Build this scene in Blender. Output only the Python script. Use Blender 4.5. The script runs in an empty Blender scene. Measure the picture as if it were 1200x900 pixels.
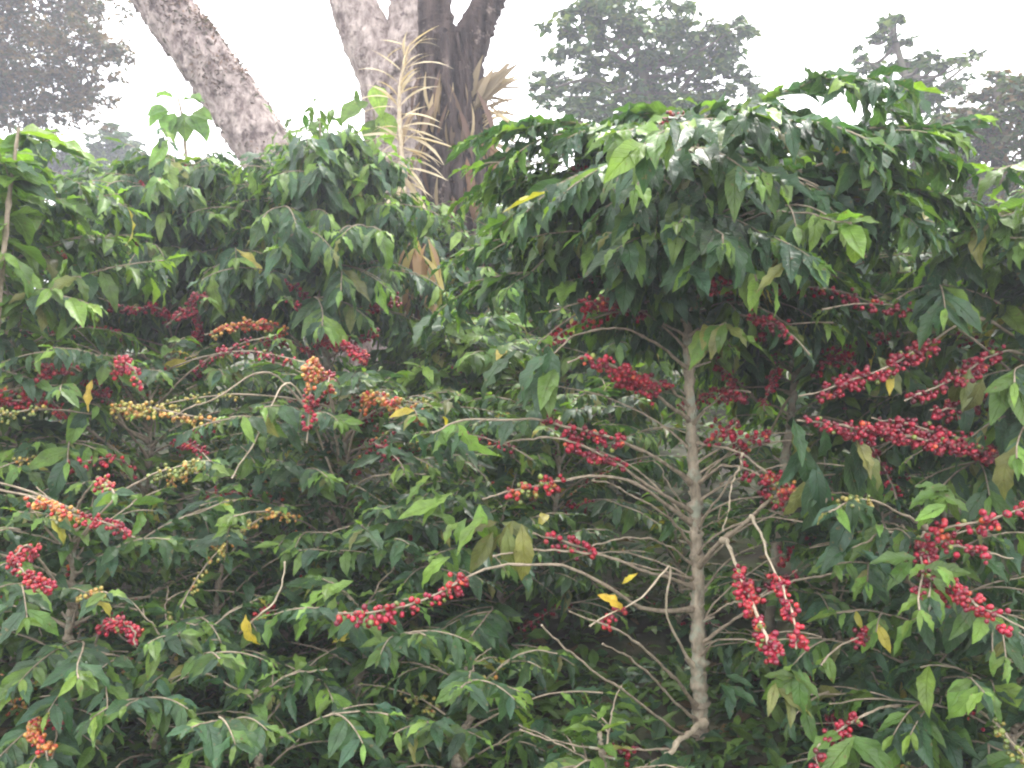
import bpy, math, random
import numpy as np

# ------------------------------------------------------------------ frame
SC = bpy.context.scene
COL = SC.collection
F = 600.0 / math.tan(math.radians(30.0))      # photograph pixels per unit of slope
CAMZ = 1.5
rng = np.random.default_rng(11)
random.seed(11)


def P(px, py, d):
    return np.array([(px - 600.0) / F * d, d, CAMZ + (450.0 - py) / F * d])


def ground_z(x, y):
    y = np.asarray(y, float)
    x = np.asarray(x, float)
    r = np.where(y > 0, 6.8 * np.tanh(y * 0.143 / 6.8), np.maximum(y, -40.0) * 0.143)
    return r + 0.05 * np.sin(x * 1.3 + 0.4) * np.cos(y * 1.1) + 0.02 * np.clip(x, -15, 15)


def nrm(v):
    v = np.asarray(v, float)
    return v / (np.linalg.norm(v, axis=-1, keepdims=True) + 1e-9)


# ------------------------------------------------------------------ materials
def new_mat(name):
    m = bpy.data.materials.new(name)
    m.use_nodes = True
    nt = m.node_tree
    nt.nodes.clear()
    return m, nt


def node(nt, t, **kw):
    n = nt.nodes.new(t)
    for k, v in kw.items():
        setattr(n, k, v)
    return n


def mat_leaf(name, rough=0.42, trans=0.32, veins=True, spec=0.4, through=(1.45, 1.6, 0.6, 1)):
    m, nt = new_mat(name)
    L = nt.links.new
    out = node(nt, 'ShaderNodeOutputMaterial')
    at = node(nt, 'ShaderNodeAttribute', attribute_name='leaf_colour')
    col = at.outputs['Color']
    pr = node(nt, 'ShaderNodeBsdfPrincipled')
    pr.inputs['Roughness'].default_value = rough
    pr.inputs['Specular IOR Level'].default_value = spec
    tr = node(nt, 'ShaderNodeBsdfTranslucent')
    hs = node(nt, 'ShaderNodeMixRGB', blend_type='MULTIPLY')
    hs.inputs[0].default_value = 1.0
    hs.inputs[2].default_value = through
    if veins:
        uv = node(nt, 'ShaderNodeUVMap', uv_map='leaf_uv')
        sep = node(nt, 'ShaderNodeSeparateXYZ')
        L(uv.outputs[0], sep.inputs[0])
        # v runs -1..1 across the blade after remap; chevron side veins
        ab0 = node(nt, 'ShaderNodeMath', operation='SUBTRACT'); ab0.inputs[1].default_value = 0.5
        L(sep.outputs['Y'], ab0.inputs[0])
        ab = node(nt, 'ShaderNodeMath', operation='ABSOLUTE'); L(ab0.outputs[0], ab.inputs[0])
        mu = node(nt, 'ShaderNodeMath', operation='MULTIPLY'); mu.inputs[1].default_value = -0.34
        L(ab.outputs[0], mu.inputs[0])
        ad = node(nt, 'ShaderNodeMath', operation='ADD')
        L(sep.outputs['X'], ad.inputs[0]); L(mu.outputs[0], ad.inputs[1])
        sc = node(nt, 'ShaderNodeMath', operation='MULTIPLY'); sc.inputs[1].default_value = 62.0
        L(ad.outputs[0], sc.inputs[0])
        sn = node(nt, 'ShaderNodeMath', operation='SINE'); L(sc.outputs[0], sn.inputs[0])
        ri = node(nt, 'ShaderNodeMapRange'); ri.inputs[1].default_value = 0.75; ri.inputs[2].default_value = 1.0
        L(sn.outputs[0], ri.inputs[0])
        mid = node(nt, 'ShaderNodeMapRange'); mid.inputs[1].default_value = 0.035; mid.inputs[2].default_value = 0.0
        L(ab.outputs[0], mid.inputs[0])
        mx = node(nt, 'ShaderNodeMath', operation='MAXIMUM')
        m5 = node(nt, 'ShaderNodeMath', operation='MULTIPLY'); m5.inputs[1].default_value = 0.35
        L(ri.outputs[0], m5.inputs[0])
        L(m5.outputs[0], mx.inputs[0]); L(mid.outputs[0], mx.inputs[1])
        tc = node(nt, 'ShaderNodeTexCoord')
        ns = node(nt, 'ShaderNodeTexNoise'); ns.inputs['Scale'].default_value = 26.0; ns.inputs['Detail'].default_value = 3.0
        L(tc.outputs['Object'], ns.inputs['Vector'])
        nr = node(nt, 'ShaderNodeMapRange'); nr.inputs[1].default_value = 0.3; nr.inputs[2].default_value = 0.7
        nr.inputs[3].default_value = 0.72; nr.inputs[4].default_value = 1.3
        L(ns.outputs['Fac'], nr.inputs[0])
        v1 = node(nt, 'ShaderNodeVectorMath', operation='SCALE'); L(col, v1.inputs[0]); L(nr.outputs[0], v1.inputs['Scale'])
        mc = node(nt, 'ShaderNodeMixRGB', blend_type='MIX')
        vs = node(nt, 'ShaderNodeVectorMath', operation='MULTIPLY_ADD')
        vs.inputs[1].default_value = (1.5, 1.45, 1.3); vs.inputs[2].default_value = (0.02, 0.03, 0.008)
        L(v1.outputs[0], vs.inputs[0])
        L(mx.outputs[0], mc.inputs[0]); L(v1.outputs[0], mc.inputs[1]); L(vs.outputs[0], mc.inputs[2])
        n3 = node(nt, 'ShaderNodeTexNoise'); n3.inputs['Scale'].default_value = 75.0; n3.inputs['Detail'].default_value = 2.0
        L(tc.outputs['Object'], n3.inputs['Vector'])
        sp = node(nt, 'ShaderNodeMapRange'); sp.inputs[1].default_value = 0.665; sp.inputs[2].default_value = 0.72
        sp.inputs[4].default_value = 0.75
        L(n3.outputs['Fac'], sp.inputs[0])
        m3 = node(nt, 'ShaderNodeMixRGB'); m3.inputs[2].default_value = (0.16, 0.11, 0.045, 1)
        L(sp.outputs[0], m3.inputs[0]); L(mc.outputs[0], m3.inputs[1])
        col = m3.outputs[0]
        bp = node(nt, 'ShaderNodeBump', invert=True); bp.inputs['Strength'].default_value = 0.9; bp.inputs['Distance'].default_value = 0.004
        L(mx.outputs[0], bp.inputs['Height'])
        L(bp.outputs[0], pr.inputs['Normal'])
        rr = node(nt, 'ShaderNodeMapRange'); rr.inputs[3].default_value = rough - 0.1; rr.inputs[4].default_value = rough + 0.16
        L(ns.outputs['Fac'], rr.inputs[0]); L(rr.outputs[0], pr.inputs['Roughness'])
    L(col, pr.inputs['Base Color'])
    L(col, hs.inputs[1])
    L(hs.outputs[0], tr.inputs['Color'])
    ms = node(nt, 'ShaderNodeMixShader'); ms.inputs[0].default_value = trans
    L(pr.outputs[0], ms.inputs[1]); L(tr.outputs[0], ms.inputs[2])
    L(ms.outputs[0], out.inputs['Surface'])
    return m


def mat_bark(name, c1, c2, c3, scale=6.0, zs=0.35, bump=0.5, dist=0.01, rough=0.85, patch=0.5):
    """bark: streaked noise between two tones, and patches (lichen, moss) of a third"""
    m, nt = new_mat(name)
    L = nt.links.new
    out = node(nt, 'ShaderNodeOutputMaterial')
    pr = node(nt, 'ShaderNodeBsdfPrincipled'); pr.inputs['Roughness'].default_value = rough
    pr.inputs['Specular IOR Level'].default_value = 0.25
    tc = node(nt, 'ShaderNodeTexCoord')
    mp = node(nt, 'ShaderNodeMapping'); mp.inputs['Scale'].default_value = (1, 1, zs)
    L(tc.outputs['Object'], mp.inputs[0])
    n1 = node(nt, 'ShaderNodeTexNoise'); n1.inputs['Scale'].default_value = scale; n1.inputs['Detail'].default_value = 8.0
    n1.inputs['Roughness'].default_value = 0.65
    L(mp.outputs[0], n1.inputs['Vector'])
    r1 = node(nt, 'ShaderNodeValToRGB')
    r1.color_ramp.elements[0].position = 0.35; r1.color_ramp.elements[0].color = (*c1, 1)
    r1.color_ramp.elements[1].position = 0.65; r1.color_ramp.elements[1].color = (*c2, 1)
    L(n1.outputs['Fac'], r1.inputs[0])
    n2 = node(nt, 'ShaderNodeTexNoise'); n2.inputs['Scale'].default_value = scale * 0.55; n2.inputs['Detail'].default_value = 6.0
    n2.inputs['Roughness'].default_value = 0.7
    L(tc.outputs['Object'], n2.inputs['Vector'])
    r2 = node(nt, 'ShaderNodeMapRange'); r2.inputs[1].default_value = 1 - patch; r2.inputs[2].default_value = 1 - patch + 0.1
    L(n2.outputs['Fac'], r2.inputs[0])
    mx = node(nt, 'ShaderNodeMixRGB'); L(r2.outputs[0], mx.inputs[0]); L(r1.outputs[0], mx.inputs[1])
    mx.inputs[2].default_value = (*c3, 1)
    L(mx.outputs[0], pr.inputs['Base Color'])
    bp = node(nt, 'ShaderNodeBump'); bp.inputs['Strength'].default_value = bump; bp.inputs['Distance'].default_value = dist
    L(n1.outputs['Fac'], bp.inputs['Height']); L(bp.outputs[0], pr.inputs['Normal'])
    L(pr.outputs[0], out.inputs['Surface'])
    return m


def mat_cherry():
    m, nt = new_mat('cherry_skin')
    L = nt.links.new
    out = node(nt, 'ShaderNodeOutputMaterial')
    at = node(nt, 'ShaderNodeAttribute', attribute_name='leaf_colour')
    pr = node(nt, 'ShaderNodeBsdfPrincipled')
    pr.inputs['Roughness'].default_value = 0.3
    pr.inputs['Specular IOR Level'].default_value = 0.5
    tc = node(nt, 'ShaderNodeTexCoord')
    ns = node(nt, 'ShaderNodeTexNoise'); ns.inputs['Scale'].default_value = 90.0
    L(tc.outputs['Object'], ns.inputs['Vector'])
    nr = node(nt, 'ShaderNodeMapRange'); nr.inputs[1].default_value = 0.3; nr.inputs[2].default_value = 0.7
    nr.inputs[3].default_value = 0.75; nr.inputs[4].default_value = 1.2
    L(ns.outputs['Fac'], nr.inputs[0])
    v1 = node(nt, 'ShaderNodeVectorMath', operation='SCALE'); L(at.outputs['Color'], v1.inputs[0]); L(nr.outputs[0], v1.inputs['Scale'])
    L(v1.outputs[0], pr.inputs['Base Color'])
    L(pr.outputs[0], out.inputs['Surface'])
    return m


def mat_soil():
    m, nt = new_mat('soil')
    L = nt.links.new
    out = node(nt, 'ShaderNodeOutputMaterial')
    pr = node(nt, 'ShaderNodeBsdfPrincipled'); pr.inputs['Roughness'].default_value = 0.95
    tc = node(nt, 'ShaderNodeTexCoord')
    ns = node(nt, 'ShaderNodeTexNoise'); ns.inputs['Scale'].default_value = 5.0; ns.inputs['Detail'].default_value = 9.0
    L(tc.outputs['Object'], ns.inputs['Vector'])
    r = node(nt, 'ShaderNodeValToRGB')
    r.color_ramp.elements[0].position = 0.35; r.color_ramp.elements[0].color = (0.035, 0.025, 0.016, 1)
    r.color_ramp.elements[1].position = 0.7; r.color_ramp.elements[1].color = (0.1, 0.085, 0.05, 1)
    e = r.color_ramp.elements.new(0.55); e.color = (0.05, 0.06, 0.025, 1)
    L(ns.outputs['Fac'], r.inputs[0]); L(r.outputs[0], pr.inputs['Base Color'])
    bp = node(nt, 'ShaderNodeBump'); bp.inputs['Distance'].default_value = 0.05
    L(ns.outputs['Fac'], bp.inputs['Height']); L(bp.outputs[0], pr.inputs['Normal'])
    L(pr.outputs[0], out.inputs['Surface'])
    return m


M_LEAF = mat_leaf('coffee_leaf', 0.39, 0.33, spec=0.42)
M_BROAD = mat_leaf('broad_leaf', 0.5, 0.45)
M_FAR = mat_leaf('shade_tree_leaf', 0.6, 0.3, veins=False, through=(1.2, 1.1, 0.7, 1))
M_DRY = mat_leaf('dry_leaf', 0.75, 0.35, veins=False, spec=0.2, through=(1.2, 1.05, 0.7, 1))
M_STEM = mat_bark('coffee_stem_bark', (0.17, 0.14, 0.1), (0.40, 0.33, 0.24), (0.30, 0.31, 0.23), 38, 0.45, 1.0, 0.012, patch=0.5)
M_TWIG = mat_bark('coffee_twig_bark', (0.17, 0.135, 0.095), (0.36, 0.29, 0.21), (0.23, 0.21, 0.15), 40, 1.0, 0.3, 0.002, patch=0.42)
M_PALE_TWIG = mat_bark('dead_twig_bark', (0.36, 0.29, 0.2), (0.55, 0.46, 0.34), (0.3, 0.22, 0.14), 40, 1.0, 0.3, 0.002, patch=0.36)
M_PALE = mat_bark('pale_bark', (0.17, 0.125, 0.115), (0.6, 0.5, 0.45), (0.12, 0.085, 0.08), 15.0, 0.5, 1.0, 0.08, patch=0.46)
M_DARK = mat_bark('furrowed_bark', (0.018, 0.012, 0.013), (0.12, 0.085, 0.075), (0.36, 0.28, 0.24), 12.0, 0.12, 1.0, 0.15, patch=0.4)
M_FARBARK = mat_bark('shade_tree_bark', (0.06, 0.05, 0.04), (0.14, 0.12, 0.1), (0.1, 0.1, 0.07), 4, 0.4, 0.4, 0.03)
M_CHERRY = mat_cherry()
M_SOIL = mat_soil()


# ------------------------------------------------------------------ mesh collecting
class MB:
    """collects quads / tris with a colour per vertex and a uv per vertex, links them as ONE mesh object"""

    def __init__(self):
        self.v, self.f, self.c, self.uv, self.n = [], [], [], [], 0

    def add(self, v, f, c=None, uv=None):
        v = np.asarray(v, np.float32).reshape(-1, 3)
        f = np.asarray(f, np.int32)
        k = len(v)
        self.v.append(v)
        self.f.append(f + self.n)
        self.c.append(np.broadcast_to(np.asarray(c if c is not None else (1, 1, 1), np.float32), (k, 3)))
        self.uv.append(np.asarray(uv, np.float32) if uv is not None else np.zeros((k, 2), np.float32))
        self.n += k

    def build(self, name, mat, parent=None, origin=(0, 0, 0), smooth=True):
        me = bpy.data.meshes.new(name)
        v = np.concatenate(self.v) - np.asarray(origin, np.float32)
        me.vertices.add(len(v))
        me.vertices.foreach_set('co', v.ravel())
        loops = np.concatenate([f.ravel() for f in self.f]).astype(np.int32)
        sizes = np.concatenate([np.full(len(f), f.shape[1], np.int32) for f in self.f])
        starts = np.concatenate([[0], np.cumsum(sizes)[:-1]]).astype(np.int32)
        me.loops.add(len(loops))
        me.loops.foreach_set('vertex_index', loops)
        me.polygons.add(len(sizes))
        me.polygons.foreach_set('loop_start', starts)
        me.polygons.foreach_set('loop_total', sizes)
        me.polygons.foreach_set('use_smooth', np.full(len(sizes), smooth, bool))
        uv = np.concatenate(self.uv)[loops]
        me.uv_layers.new(name='leaf_uv').data.foreach_set('uv', uv.ravel().astype(np.float32))
        ca = me.color_attributes.new('leaf_colour', 'FLOAT_COLOR', 'POINT')
        c = np.concatenate(self.c)
        ca.data.foreach_set('color', np.hstack([c, np.ones((len(c), 1), np.float32)]).ravel().astype(np.float32))
        me.update(calc_edges=True)
        me.materials.append(mat)
        o = bpy.data.objects.new(name, me)
        COL.objects.link(o)
        if parent is not None:
            o.parent = parent
        return o


def empty(name, loc, label, cat, group=None):
    o = bpy.data.objects.new(name, None)
    COL.objects.link(o)
    o.location = [float(a) for a in loc]
    o.empty_display_size = 0.1
    o['label'] = label
    o['category'] = cat
    if group:
        o['group'] = group
    return o


def smooth_path(pts, n=24):
    """Catmull-Rom through the points"""
    p = np.asarray(pts, float)
    if len(p) == 2:
        t = np.linspace(0, 1, n)[:, None]
        return p[0] * (1 - t) + p[1] * t
    q = np.vstack([2 * p[0] - p[1], p, 2 * p[-1] - p[-2]])
    seg = len(p) - 1
    out = []
    for t in np.linspace(0, seg - 1e-6, n):
        i = int(t); u = t - i
        a, b, c, d = q[i], q[i + 1], q[i + 2], q[i + 3]
        out.append(0.5 * ((2 * b) + (-a + c) * u + (2 * a - 5 * b + 4 * c - d) * u * u + (-a + 3 * b - 3 * c + d) * u ** 3))
    return np.array(out)


def tube(mb, path, r0, r1, sides=6, wob=0.0, col=(1, 1, 1), nodes=0, power=1.0, cap=True, lobes=0.0, flare=0.0):
    p = np.asarray(path, float)
    n = len(p)
    t = nrm(np.gradient(p, axis=0))
    ref = np.array([0.31, 0.2, 0.93]) if abs(t[0][2]) < 0.85 else np.array([0.95, 0.25, 0.1])
    a = nrm(np.cross(t, ref)); b = np.cross(t, a)
    s = np.linspace(0, 1, n)
    r = (r0 + (r1 - r0) * s ** power) * (1 + flare * np.exp(-s * 14))
    ang = np.linspace(0, 2 * np.pi, sides, endpoint=False)
    rr = r[:, None] * np.ones((1, sides))
    if nodes:
        rr = rr * (1 + 0.4 * np.maximum(0, np.cos(s * nodes * 2 * np.pi)) ** 8 * (0.5 + np.sin(s * nodes * 2.7) ** 2))[:, None]
    if lobes:
        rr = rr * (1 + lobes * np.sin(ang * 3 + s[:, None] * 2.0) + 0.6 * lobes * np.sin(ang * 7 - s[:, None] * 3 + 1))
    if wob:
        rr = rr * (1 + wob * rng.standard_normal((n, sides)))
    v = p[:, None, :] + rr[..., None] * (np.cos(ang)[None, :, None] * a[:, None, :] + np.sin(ang)[None, :, None] * b[:, None, :])
    idx = np.arange(n * sides).reshape(n, sides)
    q = np.stack([idx[:-1], np.roll(idx[:-1], -1, 1), np.roll(idx[1:], -1, 1), idx[1:]], -1).reshape(-1, 4)
    mb.add(v.reshape(-1, 3), q, col)
    if cap:
        for ring, pt in ((idx[-1], p[-1]), (idx[0][::-1], p[0])):
            base = mb.n
            mb.add(np.vstack([v.reshape(-1, 3)[ring], pt[None]]),
                   [[k, (k + 1) % sides, sides] for k in range(sides)], col)


# ------------------------------------------------------------------ leaves
def leaf_template(nu, nv, width, droop, fold, wave, phase, twist=0.0, tip=1.0, waven=3.0):
    """one leaf along +x, face up +z, unit length; a short stalk, an oval blade with a drawn-out tip and rippled edges"""
    u = np.linspace(0, 1, nu)
    th = -droop * (u ** 1.2)
    dx = np.gradient(u)
    ax = np.concatenate([[0], np.cumsum(np.cos(th[:-1]) * np.diff(u))])
    az = np.concatenate([[0], np.cumsum(np.sin(th[:-1]) * np.diff(u))])
    ub = np.clip((u - 0.06) / 0.94, 0, 1)
    w = (np.sin(np.pi * ub ** 0.82) ** 0.85) * (1 - 0.35 * tip * ub ** 3)
    w = np.nan_to_num(w) * width * 0.5
    w = np.maximum(w, 0.006)
    v = np.linspace(-1, 1, nv)
    y = w[:, None] * v[None, :]
    nx, nz = -np.sin(th), np.cos(th)
    lift = fold * np.abs(y) + wave * w[:, None] * np.abs(v)[None, :] ** 1.5 * np.sin(u * waven * 2 * np.pi + phase)[:, None] * np.where(v > 0, 1, -0.8)[None, :]
    lift = lift + twist * y * u[:, None]
    X = ax[:, None] + nx[:, None] * lift
    Z = az[:, None] + nz[:, None] * lift
    V = np.stack([X, y, Z], -1).reshape(-1, 3)
    idx = np.arange(nu * nv).reshape(nu, nv)
    Q = np.stack([idx[:-1, :-1], idx[1:, :-1], idx[1:, 1:], idx[:-1, 1:]], -1).reshape(-1, 4)
    UV = np.stack([np.repeat(u, nv), np.tile((v + 1) / 2, nu)], -1)
    return V.astype(np.float32), Q.astype(np.int32), UV.astype(np.float32)


def make_templates(nu, nv, k=12, width=0.325, droop=(0.1, 1.5), fold=0.6, wave=0.55):
    r = np.random.default_rng(5)
    return [leaf_template(nu, nv, width * r.uniform(0.85, 1.15), r.uniform(*droop), r.uniform(0.0, fold), r.uniform(0.4, 1) * wave,
                          r.uniform(0, 6), r.uniform(-0.25, 0.25), 1.0, r.uniform(2.2, 3.6)) for _ in range(k)]


T_HI = make_templates(10, 5)
T_LO = make_templates(7, 3)
T_BROAD = make_templates(9, 7, width=0.72, droop=(0.3, 0.9), wave=0.15)
T_STRAP = make_templates(9, 3, width=0.11, droop=(0.5, 1.4), fold=0.5, wave=0.1)
T_BLADE = make_templates(8, 3, width=0.125, droop=(0.2, 1.2), fold=0.5, wave=0.1)
T_FAR = make_templates(3, 2, width=0.55, droop=(0.2, 0.7), fold=0.0, wave=0.0)


class Leaves:
    def __init__(self, templates):
        self.t = templates
        self.rec = []

    def add(self, pos, d, up, size, col, wid=1.0):
        self.rec.append((pos, d, up, size, wid, col))

    def flush(self, mb):
        if not self.rec:
            return
        pos = np.array([r[0] for r in self.rec]); d = nrm(np.array([r[1] for r in self.rec])); up = np.array([r[2] for r in self.rec])
        size = np.array([r[3] for r in self.rec]); wid = np.array([r[4] for r in self.rec]); col = np.array([r[5] for r in self.rec])
        y = nrm(np.cross(up, d)); z = np.cross(d, y)
        which = rng.integers(0, len(self.t), len(pos))
        for k, (V, Q, UV) in enumerate(self.t):
            s = np.where(which == k)[0]
            if not len(s):
                continue
            W = (pos[s][:, None, :] + size[s][:, None, None] * (V[None, :, 0:1] * d[s][:, None, :]
                 + V[None, :, 1:2] * wid[s][:, None, None] * y[s][:, None, :] + V[None, :, 2:3] * z[s][:, None, :]))
            m = len(V)
            q = (Q[None] + (np.arange(len(s)) * m)[:, None, None]).reshape(-1, 4)
            c = np.repeat(col[s], m, axis=0)
            mb.add(W.reshape(-1, 3), q, c, np.tile(UV, (len(s), 1)))


def leaf_colour(kind='mature'):
    j = rng.uniform(0.75, 1.3)
    if kind == 'young':
        c = np.array([0.15, 0.25, 0.045]) * j
    elif kind == 'mid':
        c = np.array([0.085, 0.155, 0.03]) * j
    elif kind == 'yellow':
        c = np.array([0.42, 0.36, 0.06]) * j
    elif kind == 'olive':
        c = np.array([0.16, 0.17, 0.05]) * j
    else:
        c = np.array([0.040, 0.088, 0.036]) * j
        c[2] *= rng.uniform(0.8, 1.3)
    return c * np.array([rng.uniform(0.9, 1.1), 1, rng.uniform(0.85, 1.15)])


def ico(sub=1):
    t = (1 + 5 ** 0.5) / 2
    v = [(-1, t, 0), (1, t, 0), (-1, -t, 0), (1, -t, 0), (0, -1, t), (0, 1, t), (0, -1, -t), (0, 1, -t), (t, 0, -1), (t, 0, 1), (-t, 0, -1), (-t, 0, 1)]
    f = [(0, 11, 5), (0, 5, 1), (0, 1, 7), (0, 7, 10), (0, 10, 11), (1, 5, 9), (5, 11, 4), (11, 10, 2), (10, 7, 6), (7, 1, 8),
         (3, 9, 4), (3, 4, 2), (3, 2, 6), (3, 6, 8), (3, 8, 9), (4, 9, 5), (2, 4, 11), (6, 2, 10), (8, 6, 7), (9, 8, 1)]
    v = [np.array(a) / np.linalg.norm(a) for a in v]
    for _ in range(sub):
        g, mid = [], {}

        def m(a, b):
            k = (min(a, b), max(a, b))
            if k not in mid:
                c = v[a] + v[b]; v.append(c / np.linalg.norm(c)); mid[k] = len(v) - 1
            return mid[k]
        for a, b, c in f:
            ab, bc, ca = m(a, b), m(b, c), m(c, a)
            g += [(a, ab, ca), (b, bc, ab), (c, ca, bc), (ab, bc, ca)]
        f = g
    return np.array(v), np.array(f)


ICO_V, ICO_F = ico(2)
CHERRY = {'red': [(0.46, 0.018, 0.04), (0.38, 0.012, 0.04), (0.25, 0.01, 0.034), (0.46, 0.03, 0.035)],
          'dark': [(0.26, 0.01, 0.028), (0.34, 0.012, 0.035), (0.15, 0.008, 0.022), (0.42, 0.02, 0.045)],
          'orange': [(0.58, 0.12, 0.035), (0.62, 0.2, 0.05), (0.5, 0.035, 0.035), (0.55, 0.30, 0.06)],
          'green': [(0.16, 0.22, 0.045), (0.22, 0.26, 0.06), (0.36, 0.3, 0.06)],
          'mixed': [(0.45, 0.02, 0.035), (0.52, 0.09, 0.035), (0.2, 0.24, 0.05), (0.36, 0.012, 0.03)],
          'golden': [(0.46, 0.34, 0.07), (0.36, 0.34, 0.08), (0.52, 0.24, 0.05)]}


def cherries(mb, path, t0, t1, tone, size=0.0145, dens=1.0, spread=1.0):
    """whorls of cherries packed round the nodes of a branch between t0 and t1 of its length"""
    p = np.asarray(path)
    seg = np.linalg.norm(np.diff(p, axis=0), axis=1)
    s = np.concatenate([[0], np.cumsum(seg)])
    L = s[-1]
    tang = nrm(np.gradient(p, axis=0))
    pal = CHERRY[tone]
    x = t0 * L
    alt = CHERRY['mixed' if tone in ('red', 'dark') else 'golden']
    node_i = 0
    bunch = 1.0
    while x < t1 * L:
        node_i += 1
        if node_i % 2 == 1:
            bunch = rng.choice([0.45, 0.8, 1.1, 1.4])
        c = np.array([np.interp(x, s, p[:, k]) for k in range(3)])
        tg = nrm(np.array([np.interp(x, s, tang[:, k]) for k in range(3)]))
        a = nrm(np.cross(tg, [0.1, 0.2, 1])); b = np.cross(tg, a)
        k = max(1, int(rng.normal(9, 2) * dens * bunch))
        tilt = rng.uniform(0, 2 * np.pi)
        for i in range(k):
            an = tilt + rng.normal(0, 1.3)
            r = size * rng.uniform(0.5, 1.0 + 0.75 * bunch) * spread
            o = c + (np.cos(an) * a + np.sin(an) * b) * r + tg * rng.uniform(-0.8, 0.8) * size + np.array([0, 0, -rng.uniform(0.1, 0.8) * size])
            sz = size * 0.5 * rng.uniform(0.68, 1.1)
            ax = nrm(o - c + rng.normal(0, 0.004, 3))
            e = nrm(np.cross(ax, [0.2, 0.9, 0.3])); f2 = np.cross(ax, e)
            V = (ICO_V[:, 2:3] * ax * 1.12 + ICO_V[:, 0:1] * e + ICO_V[:, 1:2] * f2) * sz + o
            pp = pal if rng.uniform() < 0.86 else alt
            cc = np.tile(np.array(pp[rng.integers(len(pp))]) * rng.uniform(0.45, 1.0), (len(V), 1))
            cc[ICO_V[:, 2] > 0.93] = (0.09, 0.05, 0.03)        # the scar at the far end of the fruit
            mb.add(V, ICO_F, cc)
        x += size * rng.uniform(1.2, 2.3)


# ------------------------------------------------------------------ a coffee plant
GROUP = 'coffee plants on the slope'


def leaf_pair(lv, c, tg, size, colfn, droop, outward, spread=0.75, tipdir=0.6, wid=1.0):
    side = nrm(np.cross(tg, [0, 0, 1.0]) + 1e-4)
    for s in (-1, 1):
        d = tg * (tipdir + rng.uniform(-0.2, 0.3)) + side * s * spread * rng.uniform(0.6, 1.2) + rng.normal(0, 0.16, 3)
        d = nrm(d)
        d[2] -= droop * rng.uniform(0.55, 1.4)
        d = nrm(d)
        up = np.array([0, 0, 1.0]) + outward * 0.75 + rng.normal(0, 0.36, 3)
        sz = size * rng.uniform(0.42, 1.28)
        lv.add(c, d, up, sz, colfn(), wid * rng.uniform(0.85, 1.2))


NLEAF = 0


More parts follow.
